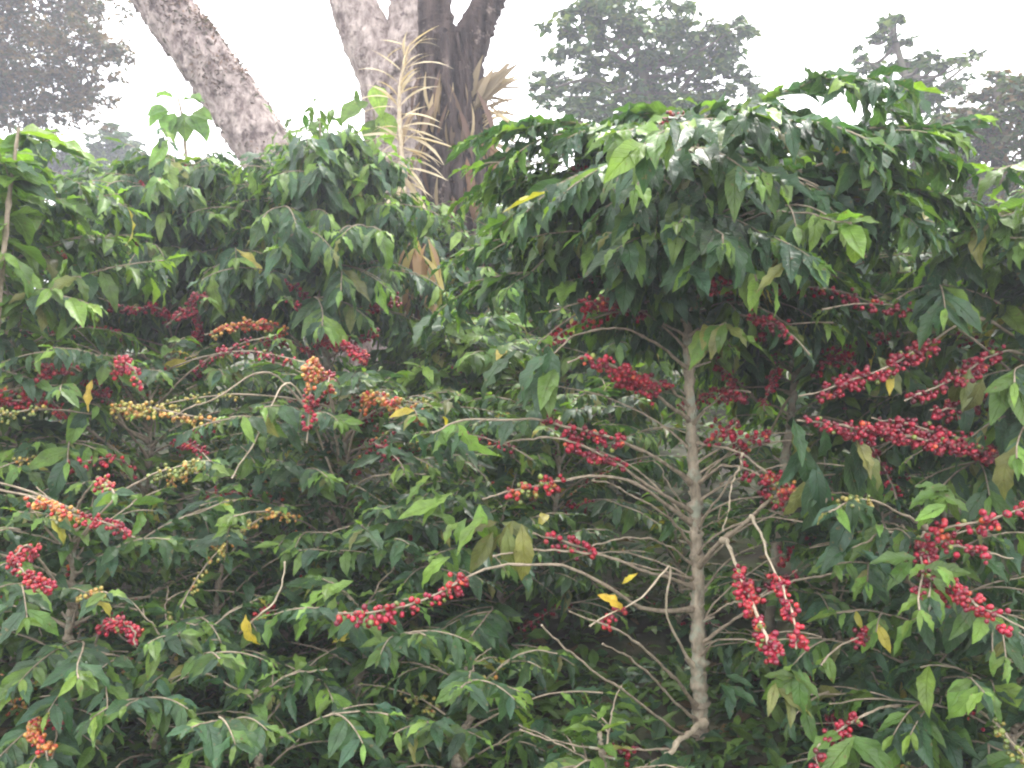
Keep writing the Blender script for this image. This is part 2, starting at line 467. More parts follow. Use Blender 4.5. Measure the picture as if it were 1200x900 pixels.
class Plant:
    def __init__(self, label, px, d, top_py, lean=(0, 0), stem_r=0.02, hi=True, stem_pts=None, cat='coffee plant', name='coffee_tree', group=GROUP,
                 seed=0, leaf_mat=None):
        global rng
        rng = np.random.default_rng(1000 + seed)
        x = (px - 600) / F * d
        self.base = np.array([x, d, float(ground_z(x, d)) - 0.02])
        topz = CAMZ + (450 - top_py) / F * d
        self.h = topz - self.base[2]
        self.root = empty(name, self.base, label, cat, group)
        if stem_pts is None:
            top = np.array([x + lean[0], d + lean[1], topz])
            pts = [self.base]
            for t in (0.33, 0.66):
                pts.append(self.base * (1 - t) + top * t + np.array([*rng.normal(0, 0.02, 2), 0]))
            pts.append(top)
            stem_pts = pts
        self.stem = smooth_path(stem_pts, 60)
        self.stem_r = stem_r
        mb = MB()
        tube(mb, smooth_path(self.stem[::6], 150) + rng.normal(0, 0.0012, (150, 3)) * 1.3, stem_r, stem_r * 0.3, 12, 0.1, nodes=int(self.h / 0.085), lobes=0.05)
        for k in range(int(self.h / 0.06)):                 # stubs of snapped twigs
            q = self.stem[rng.integers(3, 50)]
            a = rng.uniform(0, 6.28); e = rng.uniform(0.1, 0.9)
            dv = np.array([math.cos(a) * math.cos(e), math.sin(a) * math.cos(e), math.sin(e)])
            tube(mb, smooth_path([q, q + dv * (stem_r + 0.01), q + dv * (stem_r + rng.uniform(0.015, 0.05))], 5), rng.uniform(0.003, 0.006), 0.003, 6, 0.1)
        mb.build('trunk', M_STEM, self.root, self.base)
        self.lv = Leaves(T_HI if hi else T_LO)
        self.mat = leaf_mat or M_LEAF
        self.nbranch = 0
        self.wid = 1.0
        self.tip = (0.75, 0.6)          # how far the leaves spread sideways / lie along their branch

    def at(self, z):
        i = np.clip(np.interp(z, self.stem[:, 2], np.arange(len(self.stem))), 0, len(self.stem) - 1)
        return np.array([np.interp(i, np.arange(len(self.stem)), self.stem[:, k]) for k in range(3)])

    def branch(self, path, r0=0.006, r1=0.002, fruit=None, leaf=None, mat=None, label=None, dens=1.0, size=0.0145, side_twigs=()):
        """path: points; fruit: list of (t0, t1, tone); leaf: (t0, size, droop, colfn, step)"""
        kink = np.cumsum(rng.normal(0, 0.0022, path.shape), axis=0)
        path = path + kink - kink[0] - np.linspace(0, 1, len(path))[:, None] * (kink[-1] - kink[0]) * 0.7
        r0 = r0 * 0.68
        mb = MB()
        tube(mb, path, r0, r1, 7, 0.1, flare=1.1, nodes=max(2, int(len(path) * 0.6)))
        for tp in side_twigs:
            tube(mb, tp, 0.003, 0.0014, 5)
        b = mb.build('branch', mat or M_TWIG, self.root, self.base)
        if label:
            b['label'] = label
        self.nbranch += 1
        for fr in fruit or ():
            cb = MB()
            cherries(cb, path, fr[0], fr[1], fr[2], size=size, dens=dens * (fr[3] if len(fr) > 3 else 1))
            c = cb.build('cherry_cluster', M_CHERRY, b, self.base)
            c['label'] = {'red': 'ripe red coffee cherries', 'dark': 'dark crimson coffee cherries', 'orange': 'orange ripening coffee cherries',
                          'green': 'small green coffee cherries', 'mixed': 'red, orange and green coffee cherries', 'golden': 'pale yellow coffee cherries'}[fr[2]]
        if leaf:
            self.leaf_branch(path, *leaf)
        return b

    def leaf_branch(self, path, t0, size, droop, colfn, step):
        size, step = size * 0.88, step * 0.84
        seg = np.linalg.norm(np.diff(path, axis=0), axis=1)
        s = np.concatenate([[0], np.cumsum(seg)])
        L = s[-1]
        tang = nrm(np.gradient(path, axis=0))
        x = t0 * L
        while x <= L:
            c = np.array([np.interp(x, s, path[:, k]) for k in range(3)])
            tg = nrm(np.array([np.interp(x, s, tang[:, k]) for k in range(3)]))
            t = x / L
            outward = nrm(np.array([*(c - self.at(c[2]))[:2], 0.0]) + 1e-5)
            young = t > 0.93
            fn = colfn(t)
            leaf_pair(self.lv, c, tg, size * (0.6 if young else 1.0), fn, droop * (0.45 if young else 1.0), outward, self.tip[0], self.tip[1], wid=self.wid)
            x += step * rng.uniform(0.75, 1.25)
        # leaf at the tip
        self.lv.add(path[-1], tang[-1] + rng.normal(0, 0.2, 3), np.array([0, 0, 1.0]), size * 0.6, colfn(1.0)(), 0.8)

    def whorls(self, z0, z1, step, length, elev, sag, leaf, fruit=None, r0=0.006, az0=None, twigs=1, bare=0.2, fdens=0.6, fsize=0.0125, front_drop=0.0):
        """opposite pairs of branches up the stem. length, elev, sag, leaf(size,droop,step), bare are callables of t = 0..1 up the range or constants"""
        g = lambda f, t: f(t) if callable(f) else f
        z = z0
        az = rng.uniform(0, np.pi) if az0 is None else az0
        while z < z1:
            t = (z - z0) / max(1e-6, z1 - z0)
            for s in (0, np.pi):
                a = az + s + rng.normal(0, 0.25)
                Ln = g(length, t) * rng.uniform(0.78, 1.15)
                el = g(elev, t) + rng.normal(0, 0.12)
                sg = g(sag, t) * rng.uniform(0.7, 1.3)
                if t > 0.6 and math.sin(a) < -0.55:        # the branches over the path bend down lower
                    el -= front_drop
                n = 14
                p = self.at(z + rng.normal(0, 0.01))
                pts = [p]
                for i in range(n):
                    e = el - sg * (i / n) ** 1.1
                    aa = a + 0.15 * math.sin(i * 0.5 + z * 9)
                    p = p + np.array([math.cos(aa) * math.cos(e), math.sin(aa) * math.cos(e), math.sin(e)]) * Ln / n
                    pts.append(p)
                path = np.array(pts)
                b = g(bare, t)
                fr = None
                if fruit and rng.uniform() < fruit[0]:
                    q0 = max(0.12, b - 0.25) + rng.uniform(0, 0.2)
                    fr = [(q0, min(0.95, q0 + rng.uniform(0.12, 0.4)), fruit[1][rng.integers(len(fruit[1]))], fdens)]
                ls, dr, st, cf = g(leaf[0], t), g(leaf[1], t), g(leaf[2], t), leaf[3]
                if rng.uniform() < 0.1:
                    b = max(b, 0.72)
                tws = []
                if twigs and b < 0.6:
                    for q in range(twigs):
                        i0 = int(rng.uniform(max(b, 0.25), 0.75) * n)
                        sg2 = rng.choice([-1, 1])
                        dv = nrm(path[min(n, i0 + 1)] - path[i0])
                        sd = nrm(np.cross(dv, [0, 0, 1.0]) + 1e-4) * sg2
                        dv = nrm(dv * 0.8 + sd * 0.7 + np.array([0, 0, 0.15]))
                        tp = [path[i0]]
                        for j in range(8):
                            dv = nrm(dv + np.array([0, 0, -0.09]))
                            tp.append(tp[-1] + dv * Ln * 0.42 / 8)
                        tws.append(np.array(tp))
                self.branch(path, r0 * (0.6 + 0.5 * Ln / 0.7), 0.0018, fr, (b, ls, dr, cf, st), side_twigs=tws, size=fsize)
                for tp in tws:
                    self.leaf_branch(tp, 0.25, ls * 0.92, dr, cf, st)
            az += np.pi / 2 + rng.normal(0, 0.2)
            z += step * rng.uniform(0.8, 1.2)

    def top_tuft(self, size, n=4, young='young'):
        p = self.stem[-1]
        for k in range(n):
            a = k * 2.4 + rng.uniform(0, 1)
            for s in (0, np.pi):
                d = np.array([math.cos(a + s), math.sin(a + s), 0.5 - 0.18 * k])
                self.lv.add(p - np.array([0, 0, 0.03 * k]), d, np.array([0, 0, 1.0]) + rng.normal(0, 0.2, 3), size * (0.65 + 0.15 * k), leaf_colour(young if k < 2 else 'mid'))

    def finish(self):
        global NLEAF
        NLEAF += len(self.lv.rec)
        mb = MB()
        self.lv.flush(mb)
        return mb.build('crown', self.mat, self.root, self.base)

    def single_leaf(self, pos, d, up, size, col, label, wid=1.0):
        lv = Leaves(T_HI)
        lv.add(np.asarray(pos), np.asarray(d, float), np.asarray(up, float), size, np.asarray(col, float), wid)
        mb = MB(); lv.flush(mb)
        o = mb.build('leaf', self.mat, self.root, self.base)
        o['label'] = label


def cols(young=0.06, mid=0.22, olive=0.04, yellow=0.012, tipyoung=0.5):
    def fn(t):
        def pick():
            r = rng.uniform()
            if t > 0.9 and rng.uniform() < tipyoung:
                return leaf_colour('young')
            if r < yellow:
                return leaf_colour('yellow')
            if r < yellow + olive:
                return leaf_colour('olive')
            if r < yellow + olive + young:
                return leaf_colour('young')
            if r < yellow + olive + young + mid:
                return leaf_colour('mid')
            return leaf_colour()
        return pick
    return fn


C_DARK = cols(0.025, 0.28, 0.025, 0.004, 0.5)
C_MAIN = cols(0.02, 0.22, 0.012, 0.002, 0.45)
C_BRIGHT = cols(0.2, 0.45, 0.06, 0.01, 0.8)


def shrub(label, px, d, top_py, r, seed, fruit=(0.3, ['red', 'orange', 'mixed']), leafsize=0.112, colfn=C_DARK, z0=0.1, step=0.055, droop=0.42, elev=(0.5, 0.9),
          sag=(0.9, 0.7), lean=(0, 0), hi=True, bare=0.12, shape=None, leafstep=0.036, twigs=2, fin=True, name='coffee_bush', stem_r=0.016, wid=1.0):
    p = Plant(label, px, d, top_py, lean, stem_r, hi, seed=seed, name=name)
    p.wid = wid
    zb = p.base[2]
    shp = shape or (lambda t: (0.9 + 0.2 * t) if t < 0.5 else (1.0 - 0.75 * ((t - 0.5) / 0.5) ** 1.5))
    p.whorls(zb + z0, zb + p.h * 0.97, step, lambda t: r * shp(t), lambda t: elev[0] + (elev[1] - elev[0]) * t, lambda t: sag[0] + (sag[1] - sag[0]) * t,
             (leafsize, droop, leafstep, colfn), fruit, 0.005, bare=lambda t: bare * (1 - 0.6 * t), twigs=twigs)
    p.top_tuft(leafsize)
    if fin:
        p.finish()
    return p


# ================================================================== the setting
def build_ground():
    xs = np.concatenate([np.linspace(-220, -14, 26), np.linspace(-12, 12, 97), np.linspace(14, 220, 26)])
    ys = np.concatenate([np.linspace(-160, -4, 24), np.linspace(-3, 16, 77), np.linspace(18, 260, 40)])
    X, Y = np.meshgrid(xs, ys, indexing='ij')
    r = np.random.default_rng(3)
    Z = ground_z(X, Y) + r.normal(0, 0.012, X.shape)
    V = np.stack([X, Y, Z], -1).reshape(-1, 3)
    idx = np.arange(X.size).reshape(X.shape)
    Q = np.stack([idx[:-1, :-1], idx[1:, :-1], idx[1:, 1:], idx[:-1, 1:]], -1).reshape(-1, 4)
    mb = MB(); mb.add(V, Q)
    o = mb.build('ground', M_SOIL)
    o['kind'] = 'structure'


build_ground()


def build_undergrowth():
    """low weeds and leaf litter that cover the soil between the coffee stems"""
    lv = Leaves(T_LO)
    for _ in range(24000):
        y = rng.choice([rng.uniform(1.1, 3.5), rng.uniform(1.1, 9), rng.uniform(7, 30)])
        x = rng.uniform(-0.75, 0.75) * y + rng.normal(0, 0.4)
        z = float(ground_z(x, y))
        k = rng.uniform()
        a = rng.uniform(0, 6.283)
        d = np.array([math.cos(a), math.sin(a), rng.uniform(-0.1, 0.9)])
        c = leaf_colour('mid' if k < 0.5 else 'mature') if k < 0.86 else np.array([0.16, 0.1, 0.05]) * rng.uniform(0.6, 1.2)
        if k >= 0.86:
            d[2] = 0
        far = max(1.0, y / 8)
        lv.add(np.array([x, y, z + (rng.uniform(0, 0.22 if y > 3.3 else 0.05) * far if k < 0.86 else 0.015)]), d, np.array([0, 0, 1.0]) + rng.normal(0, 0.3, 3), rng.uniform(0.05, 0.12) * far, c, 1.2)
    mb = MB(); lv.flush(mb)
    o = mb.build('undergrowth', M_LEAF)
    o['kind'] = 'stuff'
    o['label'] = 'low weeds and fallen leaves covering the soil under the coffee'


build_undergrowth()


# ================================================================== the main umbrella tree
def S(x, y):                         # measured on an enlargement of the stem area
    return 600 + x / 1.8, 400 + y / 1.8


def main_tree():
    D = 2.8
    stem = [P(822, 862, D), P(819, 790, D), P(817, 678, D), P(814, 567, D), P(806, 420, D), P(808, 300, D), P(814, 210, D), P(818, 124, D)]
    p = Plant('tall coffee tree with bare grey lower stem and broad dark umbrella crown', 822, D, 124, stem_pts=stem, stem_r=0.0255, seed=1)

    def br(pts, **k):
        """pts: (x, y on the enlargement, depth)"""
        w = [P(*S(a, b), c) for a, b, c in pts]
        return p.branch(smooth_path(w, 30), **k)
    dk, rd = 'dark', 'red'
    br([(376, 170, 2.8), (300, 105, 2.6), (230, 62, 2.5), (155, 35, 2.42), (110, 45, 2.38)], r0=0.007, fruit=[(0.42, 0.9, rd, 1.3)])
    br([(378, 140, 2.8), (330, 100, 2.7), (270, 75, 2.6), (225, 85, 2.5)], fruit=[(0.4, 0.95, dk, 1.3)])
    br([(378, 300, 2.8), (300, 245, 2.62), (190, 197, 2.5), (60, 163, 2.42), (-100, 160, 2.35), (-170, 190, 2.3)], r0=0.008, fruit=[(0.42, 0.68, dk, .7)], leaf=(0.72, 0.15, 0.7, C_DARK, 0.06))
    br([(380, 360, 2.8), (290, 300, 2.6), (180, 228, 2.48), (60, 203, 2.4), (-20, 215, 2.37)], r0=0.007, fruit=[(0.5, 0.8, dk, .8)])
    br([(381, 385, 2.8), (290, 320, 2.62), (200, 285, 2.5), (100, 295, 2.42), (0, 318, 2.36), (-60, 330, 2.33)], r0=0.008, fruit=[(0.72, 0.93, 'mixed', 1.1)])
    br([(382, 432, 2.8), (330, 370, 2.68), (240, 312, 2.55), (170, 290, 2.45)], r0=0.006)
    br([(384, 472, 2.8), (330, 432, 2.68), (262, 418, 2.56), (170, 430, 2.46)], r0=0.005)
    br([(386, 520, 2.8), (290, 492, 2.6), (180, 450, 2.48), (40, 436, 2.38), (-40, 452, 2.34)], r0=0.0075)
    br([(386, 500, 2.8), (250, 470, 2.56), (130, 425, 2.46), (40, 395, 2.38)], r0=0.004, fruit=[(0.72, 0.98, rd, .7)])
    br([(388, 565, 2.8), (280, 560, 2.6), (160, 492, 2.46), (45, 466, 2.36), (-60, 485, 2.3), (-230, 560, 2.2), (-370, 575, 2.14)], r0=0.008,
       fruit=[(0.74, 0.995, 'red', 1.0)])
    br([(392, 775, 2.8), (320, 692, 2.6), (230, 622, 2.44), (120, 570, 2.34)], r0=0.008)
    br([(394, 805, 2.8), (340, 760, 2.65), (270, 692, 2.5), (190, 635, 2.4)], r0=0.007)
    br([(394, 835, 2.8), (335, 822, 2.6), (230, 750, 2.42), (120, 665, 2.3), (55, 600, 2.24)], r0=0.006)
    br([(391, 690, 2.8), (350, 640, 2.7), (320, 560, 2.6), (325, 472, 2.54), (270, 540, 2.46), (165, 602, 2.38)], r0=0.006, mat=M_PALE_TWIG, fruit=[(0.86, 0.96, rd, .6)], label='curled pale dead branch')
    br([(402, 806, 2.78), (370, 830, 2.6), (335, 865, 2.45), (290, 915, 2.3)], r0=0.012, r1=0.006, mat=M_PALE_TWIG, label='pale broken branch leaning off the stem foot')
    br([(340, 862, 2.5), (250, 856, 2.42), (150, 848, 2.34), (20, 818, 2.28)], r0=0.004, fruit=[(0.25, 0.5, dk, .35)])
    # right side
    br([(388, 232, 2.8), (430, 200, 2.7), (475, 168, 2.6)], r0=0.006, fruit=[(0.4, 0.98, dk, .9)])
    br([(390, 300, 2.8), (440, 268, 2.7), (490, 270, 2.6), (560, 308, 2.5), (640, 325, 2.46)], r0=0.007, fruit=[(0.5, 0.72, dk, .6), (0.74, 0.95, 'green', .9)])
    br([(388, 215, 2.8), (440, 222, 2.68), (490, 238, 2.6), (550, 275, 2.52), (620, 315, 2.46), (720, 325, 2.4)], r0=0.006, fruit=[(0.6, 0.9, 'mixed', .8)])
    br([(394, 475, 2.8), (450, 415, 2.62), (520, 355, 2.5), (580, 325, 2.4), (660, 335, 2.32)], r0=0.010, r1=0.004, fruit=[(0.76, 0.96, 'mixed', .8)])
    br([(392, 400, 2.8), (430, 330, 2.66), (472, 268, 2.58), (486, 236, 2.56)], r0=0.005)
    br([(486, 236, 2.56), (475, 300, 2.55), (452, 400, 2.55)], r0=0.0035, mat=M_PALE_TWIG)
    br([(444, 420, 2.63), (456, 432, 2.5), (490, 510, 2.25), (530, 600, 2.1), (562, 662, 2.04)], r0=0.007, r1=0.004, mat=M_PALE_TWIG,
       fruit=[(0.5, 0.995, rd, 1.9)], label='snapped pale branch hanging down with red cherries', size=0.0148)
    br([(505, 370, 2.52), (530, 420, 2.4), (562, 520, 2.2), (590, 590, 2.1), (600, 650, 2.06)], r0=0.005, r1=0.002, mat=M_PALE_TWIG, fruit=[(0.55, 0.98, rd, 1.1)], size=0.0142)
    br([(396, 640, 2.8), (470, 590, 2.68), (560, 530, 2.58), (660, 500, 2.5), (720, 500, 2.46)], r0=0.007)
    br([(396, 600, 2.8), (450, 560, 2.74), (520, 540, 2.7), (600, 480, 2.6)], r0=0.005, fruit=[(0.75, 0.98, dk, .7)])
    fruit_strings(p, 9, P(0, 430, D)[2], P(0, 350, D)[2], ['dark'], 0.5, 0.0135, 0.8)
    # thin bare twigs all along the lower stem
    for k, y in enumerate((500, 530, 560, 590, 612, 640, 668, 700, 735, 770, 545, 655, 575, 625, 685)):
        a = rng.choice([math.pi, 0.0]) + rng.normal(0, 0.6) - 0.35
        q = p.at(P(0, y, D)[2]); e = rng.uniform(0.6, 1.0); Ln = rng.uniform(0.3, 0.62)
        pts = [q]
        for i in range(12):
            ee = e - 0.8 * (i / 12) ** 1.2
            aa = a + 0.2 * math.sin(i * 0.7 + k)
            q = q + np.array([math.cos(aa) * math.cos(ee), math.sin(aa) * math.cos(ee), math.sin(ee)]) * Ln / 12
            pts.append(q)
        p.branch(np.array(pts), 0.0048, 0.0018, fruit=[(0.7, 0.98, 'dark', .6)] if k % 4 == 0 else None)
    # side leaves on the bare branches: the hanging bunch left of the stem
    q = P(*S(70, 40), 2.42)
    for k in range(11):
        a = rng.uniform(2.2, 5.6)
        d = np.array([math.cos(a) * 0.7 - 0.15, -0.35 + 0.3 * math.sin(a), -rng.uniform(0.35, 1.3)])
        p.lv.add(q + rng.normal(0, 0.05, 3) * np.array([1.5, 1, 0.5]), d, np.array([math.cos(a) * 0.5, -0.6, 0.8]), rng.uniform(0.13, 0.18), leaf_colour('mature' if k % 4 else 'mid'))
    br([(377, 60, 2.8), (250, -20, 2.6), (140, -10, 2.48), (70, 40, 2.42)], r0=0.006)

    # the umbrella: leafy branches that rise and arch over
    z0 = P(0, 372, D)[2]; z1 = P(0, 130, D)[2]
    p.wid = 1.0
    p.tip = (0.6, 1.0)
    ln = lambda t: 0.88 * (1.0 - 0.1 * (1 - t) ** 2) * (1 - 0.42 * max(0, (t - 0.3) / 0.7) ** 1.4)
    p.whorls(z0, z1, 0.0265, ln, lambda t: 0.52 - 0.12 * t, lambda t: 1.0 + 0.1 * t,
             (lambda t: 0.165, lambda t: 0.5 - 0.5 * t, 0.033, C_MAIN), (0.12, ['dark']), 0.006, bare=lambda t: 0.1 - 0.08 * t, twigs=3, front_drop=0.3)
    p.whorls(P(0, 375, D)[2], P(0, 280, D)[2], 0.034, lambda t: 0.42 + 0.25 * t, 0.55, 1.15,
             (0.165, 1.2, 0.036, C_MAIN), (0.25, ['dark']), 0.005, bare=0.08, twigs=2)
    p.top_tuft(0.15, 3)
    # three shoots with fresh or yellowing leaves on the side towards the camera
    for pts, n, cs in (([(808, 330, 2.8), (868, 292, 2.4), (928, 305, 2.1)], 13, ('olive', 'yellow', 'young')), ([(807, 415, 2.8), (828, 388, 2.55), (850, 378, 2.3)], 10, ('olive', 'young', 'mid')),
                       ([(810, 290, 2.8), (910, 250, 2.35), (1000, 262, 2.1)], 11, ('young', 'mid', 'young'))):
        w = smooth_path([P(*a) for a in pts], 20)
        p.branch(w, r0=0.005)
        for k in range(n):
            a = rng.uniform(0, 6.28)
            p.lv.add(w[-1 - int(rng.uniform(0, 6))], np.array([math.cos(a), math.sin(a) * 0.5 - 0.25, rng.uniform(-1.1, 0.1)]), np.array([0, -0.5, 1.0]) + rng.normal(0, 0.25, 3), rng.uniform(0.07, 0.15), leaf_colour(cs[k % 3]))
    # upright young shoots above the crown line
    for (x, y, d0) in ((712, 160, 2.62), (645, 175, 2.7)):
        q = P(x, y + 25, d0)
        for s in range(6):
            a = s * 1.1 + rng.uniform(0, 1)
            p.lv.add(q + np.array([0, 0, -0.015 * s]), np.array([math.cos(a) * (0.35 + .12 * s), math.sin(a) * (0.35 + .12 * s), 0.9 - 0.2 * s]), np.array([-math.cos(a), -math.sin(a), 0.6]), rng.uniform(0.09, 0.15), leaf_colour('young' if s < 3 else 'mid'))
    p.finish()
    p.single_leaf(P(*S(180, 535), 2.42), (1, -0.1, -0.25), (0, -0.7, 0.8), 0.1, (0.62, 0.42, 0.05), 'yellow dying leaf')
    p.single_leaf(P(*S(232, 512), 2.44), (0.6, -0.2, 0.5), (0.3, -0.7, 0.8), 0.055, (0.62, 0.5, 0.05), 'small yellow leaf')
    p.single_leaf(P(*S(20, 385), 2.36), (0.1, -0.3, -1), (0.2, -1, 0.2), 0.17, (0.22, 0.22, 0.06), 'pale olive hanging leaf')
    p.single_leaf(P(*S(-10, 390), 2.36), (0.05, -0.2, -1), (-0.4, -1, 0.2), 0.15, (0.14, 0.17, 0.05), 'olive hanging leaf')
    return p




# ================================================================== the other coffee plants
def fruit_strings(p, n, z0, z1, tones, length=0.6, size=0.0125, dens=0.7):
    """long bare side branches reaching out of the leaves towards the path, fruit on their outer part"""
    for k in range(n):
        q = p.at(rng.uniform(z0, z1))
        a = -math.pi / 2 + rng.uniform(-1.25, 1.25)
        e = rng.uniform(0.2, 0.75); Ln = length * rng.uniform(0.75, 1.25); sg = rng.uniform(0.5, 1.3)
        pts = [q]
        for i in range(16):
            ee = e - sg * (i / 16) ** 1.2
            q = q + np.array([math.cos(a) * math.cos(ee), math.sin(a) * math.cos(ee), math.sin(ee)]) * Ln / 16
            pts.append(q)
        f0 = rng.uniform(0.4, 0.65)
        p.branch(np.array(pts), 0.0055, 0.002, fruit=[(f0, min(0.98, f0 + rng.uniform(0.2, 0.5)), tones[rng.integers(len(tones))], dens)], size=size,
                 leaf=(0.93, 0.1, 0.4, C_DARK, 0.03))


def with_branches(p, items):
    for it in items:
        pts = [P(*a) for a in it[0]]
        p.branch(smooth_path(pts, 26), **it[1])


main_tree()

# behind and to the right of the main tree
p = shrub('coffee tree with thin grey stem behind the tall umbrella tree', 895, 3.35, 170, 0.6, 2, fruit=(0.3, ['dark']), leafsize=0.165, colfn=cols(0.05, 0.25, 0.03, 0.01, 0.6), z0=1.05, step=0.034,
          droop=0.6, elev=(0.55, 0.9), sag=(1.3, 0.9), lean=(0.2, 0.1), bare=0.2, fin=False, name='coffee_tree', stem_r=0.022)
with_branches(p, [
    ([(895, 520, 3.35), (940, 455, 3.1), (1000, 410, 2.95), (1058, 388, 2.9)], dict(fruit=[(0.55, 0.98, 'dark', .9)])),
    ([(895, 560, 3.35), (860, 510, 3.1), (835, 490, 3.0)], dict(fruit=[(0.5, 0.98, 'dark', .8)])),
    ([(897, 600, 3.35), (960, 560, 3.1), (1010, 560, 3.0)], dict()),
    ([(896, 480, 3.35), (860, 440, 3.2), (830, 420, 3.1)], dict(fruit=[(0.5, 0.98, 'dark', .8)]))])
# the olive and yellow leaves hanging right of the stem
for (x, y, d, n, c) in ((925, 300, 2.95, 6, 'olive'), (845, 385, 2.95, 5, 'olive'), (940, 310, 2.9, 4, 'yellow'), (865, 390, 2.9, 3, 'young'), (1000, 275, 2.85, 5, 'young'), (1015, 250, 2.9, 5, 'mid')):
    q = P(x, y, d)
    for k in range(n):
        a = rng.uniform(0, 6.28)
        p.lv.add(q + rng.normal(0, 0.02, 3), np.array([math.cos(a), math.sin(a) * 0.6 - 0.2, rng.uniform(-1.1, 0.0)]), np.array([0, -0.5, 1.0]) + rng.normal(0, 0.2, 3), rng.uniform(0.10, 0.17), leaf_colour(c))
fruit_strings(p, 10, p.base[2] + 0.9, p.base[2] + 1.4, ['dark', 'dark', 'red'], 0.65)
p.finish()

# right edge tree, carries the long red fruiting branches
p = shrub('leafy coffee tree at the right edge holding long rows of crimson cherries', 1225, 2.75, 235, 0.62, 3, fruit=(0.3, ['dark', 'red']), leafsize=0.165, colfn=cols(0.05, 0.22, 0.03, 0.01, 0.6),
          z0=0.85, step=0.06, droop=0.85, elev=(0.4, 0.9), sag=(1.3, 0.9), fin=False, name='coffee_tree', stem_r=0.022)
with_branches(p, [
    ([(1225, 575, 2.75), (1190, 548, 2.6), (1138, 527, 2.45), (1060, 512, 2.36), (985, 500, 2.3), (935, 492, 2.28)], dict(r0=0.008, fruit=[(0.2, 0.99, 'dark', 1.7)], size=0.0128)),
    ([(1225, 560, 2.75), (1150, 520, 2.5), (1080, 500, 2.4), (1020, 490, 2.34)], dict(r0=0.006, fruit=[(0.35, 0.95, 'dark', 1.2)])),
    ([(1225, 420, 2.75), (1150, 375, 2.6), (1080, 408, 2.45), (1030, 432, 2.4), (975, 450, 2.36), (935, 462, 2.34)], dict(r0=0.006, fruit=[(0.58, 0.96, 'dark', 1.3)])),
    ([(1225, 430, 2.75), (1180, 415, 2.6), (1130, 438, 2.5), (1080, 462, 2.42), (1060, 470, 2.4)], dict(r0=0.006, fruit=[(0.4, 0.98, 'dark', 1.2)])),
    ([(1225, 500, 2.75), (1170, 470, 2.6), (1120, 475, 2.5), (1090, 482, 2.45)], dict(r0=0.005, fruit=[(0.4, 0.98, 'dark', 1.0)]))])
for (x, y, d, n) in ((960, 545, 2.3, 5), (1020, 520, 2.32, 5), (1140, 440, 2.5, 4), (1040, 440, 2.42, 2), (935, 500, 2.28, 5)):
    q = P(x, y, d)
    for k in range(n):
        p.lv.add(q + rng.normal(0, 0.03, 3), np.array([rng.normal(0, 0.3), rng.normal(-0.1, 0.2), -1.0]), np.array([rng.normal(0, .4), -1, 0.3]), rng.uniform(0.11, 0.16), leaf_colour('olive' if rng.uniform() < 0.5 else 'mature'))
p.single_leaf(P(1040, 428, 2.42), (0.05, -0.1, -1), (0.2, -1, 0.2), 0.085, (0.5, 0.4, 0.05), 'yellow hanging leaf')
fruit_strings(p, 9, p.base[2] + 0.6, p.base[2] + 1.25, ['dark', 'red', 'mixed'], 0.75, 0.014)
p.finish()

# right foreground bush
p = shrub('broad leaved coffee bush low in the right corner below the crimson rows', 1085, 2.45, 615, 0.5, 4, fruit=(0.35, ['dark', 'green']), leafsize=0.13, colfn=cols(0.06, 0.25, 0.03, 0.01, 0.4), z0=0.0, step=0.052, droop=0.75,
          elev=(0.45, 0.9), sag=(1.0, 0.9), fin=False, leafstep=0.06)
with_branches(p, [
    ([(1085, 730, 2.45), (1060, 650, 2.3), (1110, 612, 2.2), (1160, 605, 2.15), (1215, 588, 2.1)], dict(r0=0.006, fruit=[(0.5, 0.98, 'red', 1.0)], size=0.0148)),
    ([(1085, 720, 2.45), (1090, 640, 2.25), (1130, 640, 2.15), (1185, 655, 2.1)], dict(r0=0.006, fruit=[(0.45, 0.95, 'dark', 1.3)], size=0.0148)),
    ([(1085, 760, 2.45), (1110, 690, 2.2), (1150, 712, 2.05), (1205, 738, 1.98)], dict(r0=0.006, fruit=[(0.5, 0.98, 'red', 1.2)], size=0.0148)),
    ([(1085, 830, 2.45), (1030, 830, 2.2), (965, 870, 2.1), (960, 905, 2.08)], dict(r0=0.005, fruit=[(0.7, 0.98, 'dark', 1.1)])),
    ([(1085, 640, 2.45), (1050, 620, 2.35), (1000, 640, 2.3)], dict(r0=0.005))])
for (x, y, d, s, n, c) in ((1000, 590, 2.2, 0.17, 5, 'mature'), (1010, 640, 2.2, 0.19, 5, 'mature'), (1075, 665, 2.15, 0.15, 5, 'mid'), (1090, 672, 2.1, 0.1, 3, 'young'), (910, 800, 2.15, 0.15, 4, 'olive'), (935, 790, 2.15, 0.14, 5, 'mid'),
                           (850, 800, 2.4, 0.11, 4, 'mature'), (1000, 860, 2.1, 0.16, 6, 'mid'), (1100, 590, 2.2, 0.13, 4, 'young'), (1095, 575, 2.2, 0.13, 4, 'mid')):
    q = P(x, y, d)
    for k in range(n):
        a = rng.uniform(0, 6.28)
        p.lv.add(q + rng.normal(0, 0.015, 3), np.array([math.cos(a), -0.25 + 0.3 * math.sin(a), rng.uniform(-0.9, 0.1)]), np.array([0, -0.6, 1.0]) + rng.normal(0, 0.2, 3), s * rng.uniform(0.55, 0.95), leaf_colour(c))
fruit_strings(p, 5, p.base[2] + 0.2, p.base[2] + 0.8, ['green', 'dark'], 0.5, 0.0125, 0.6)
p.finish()

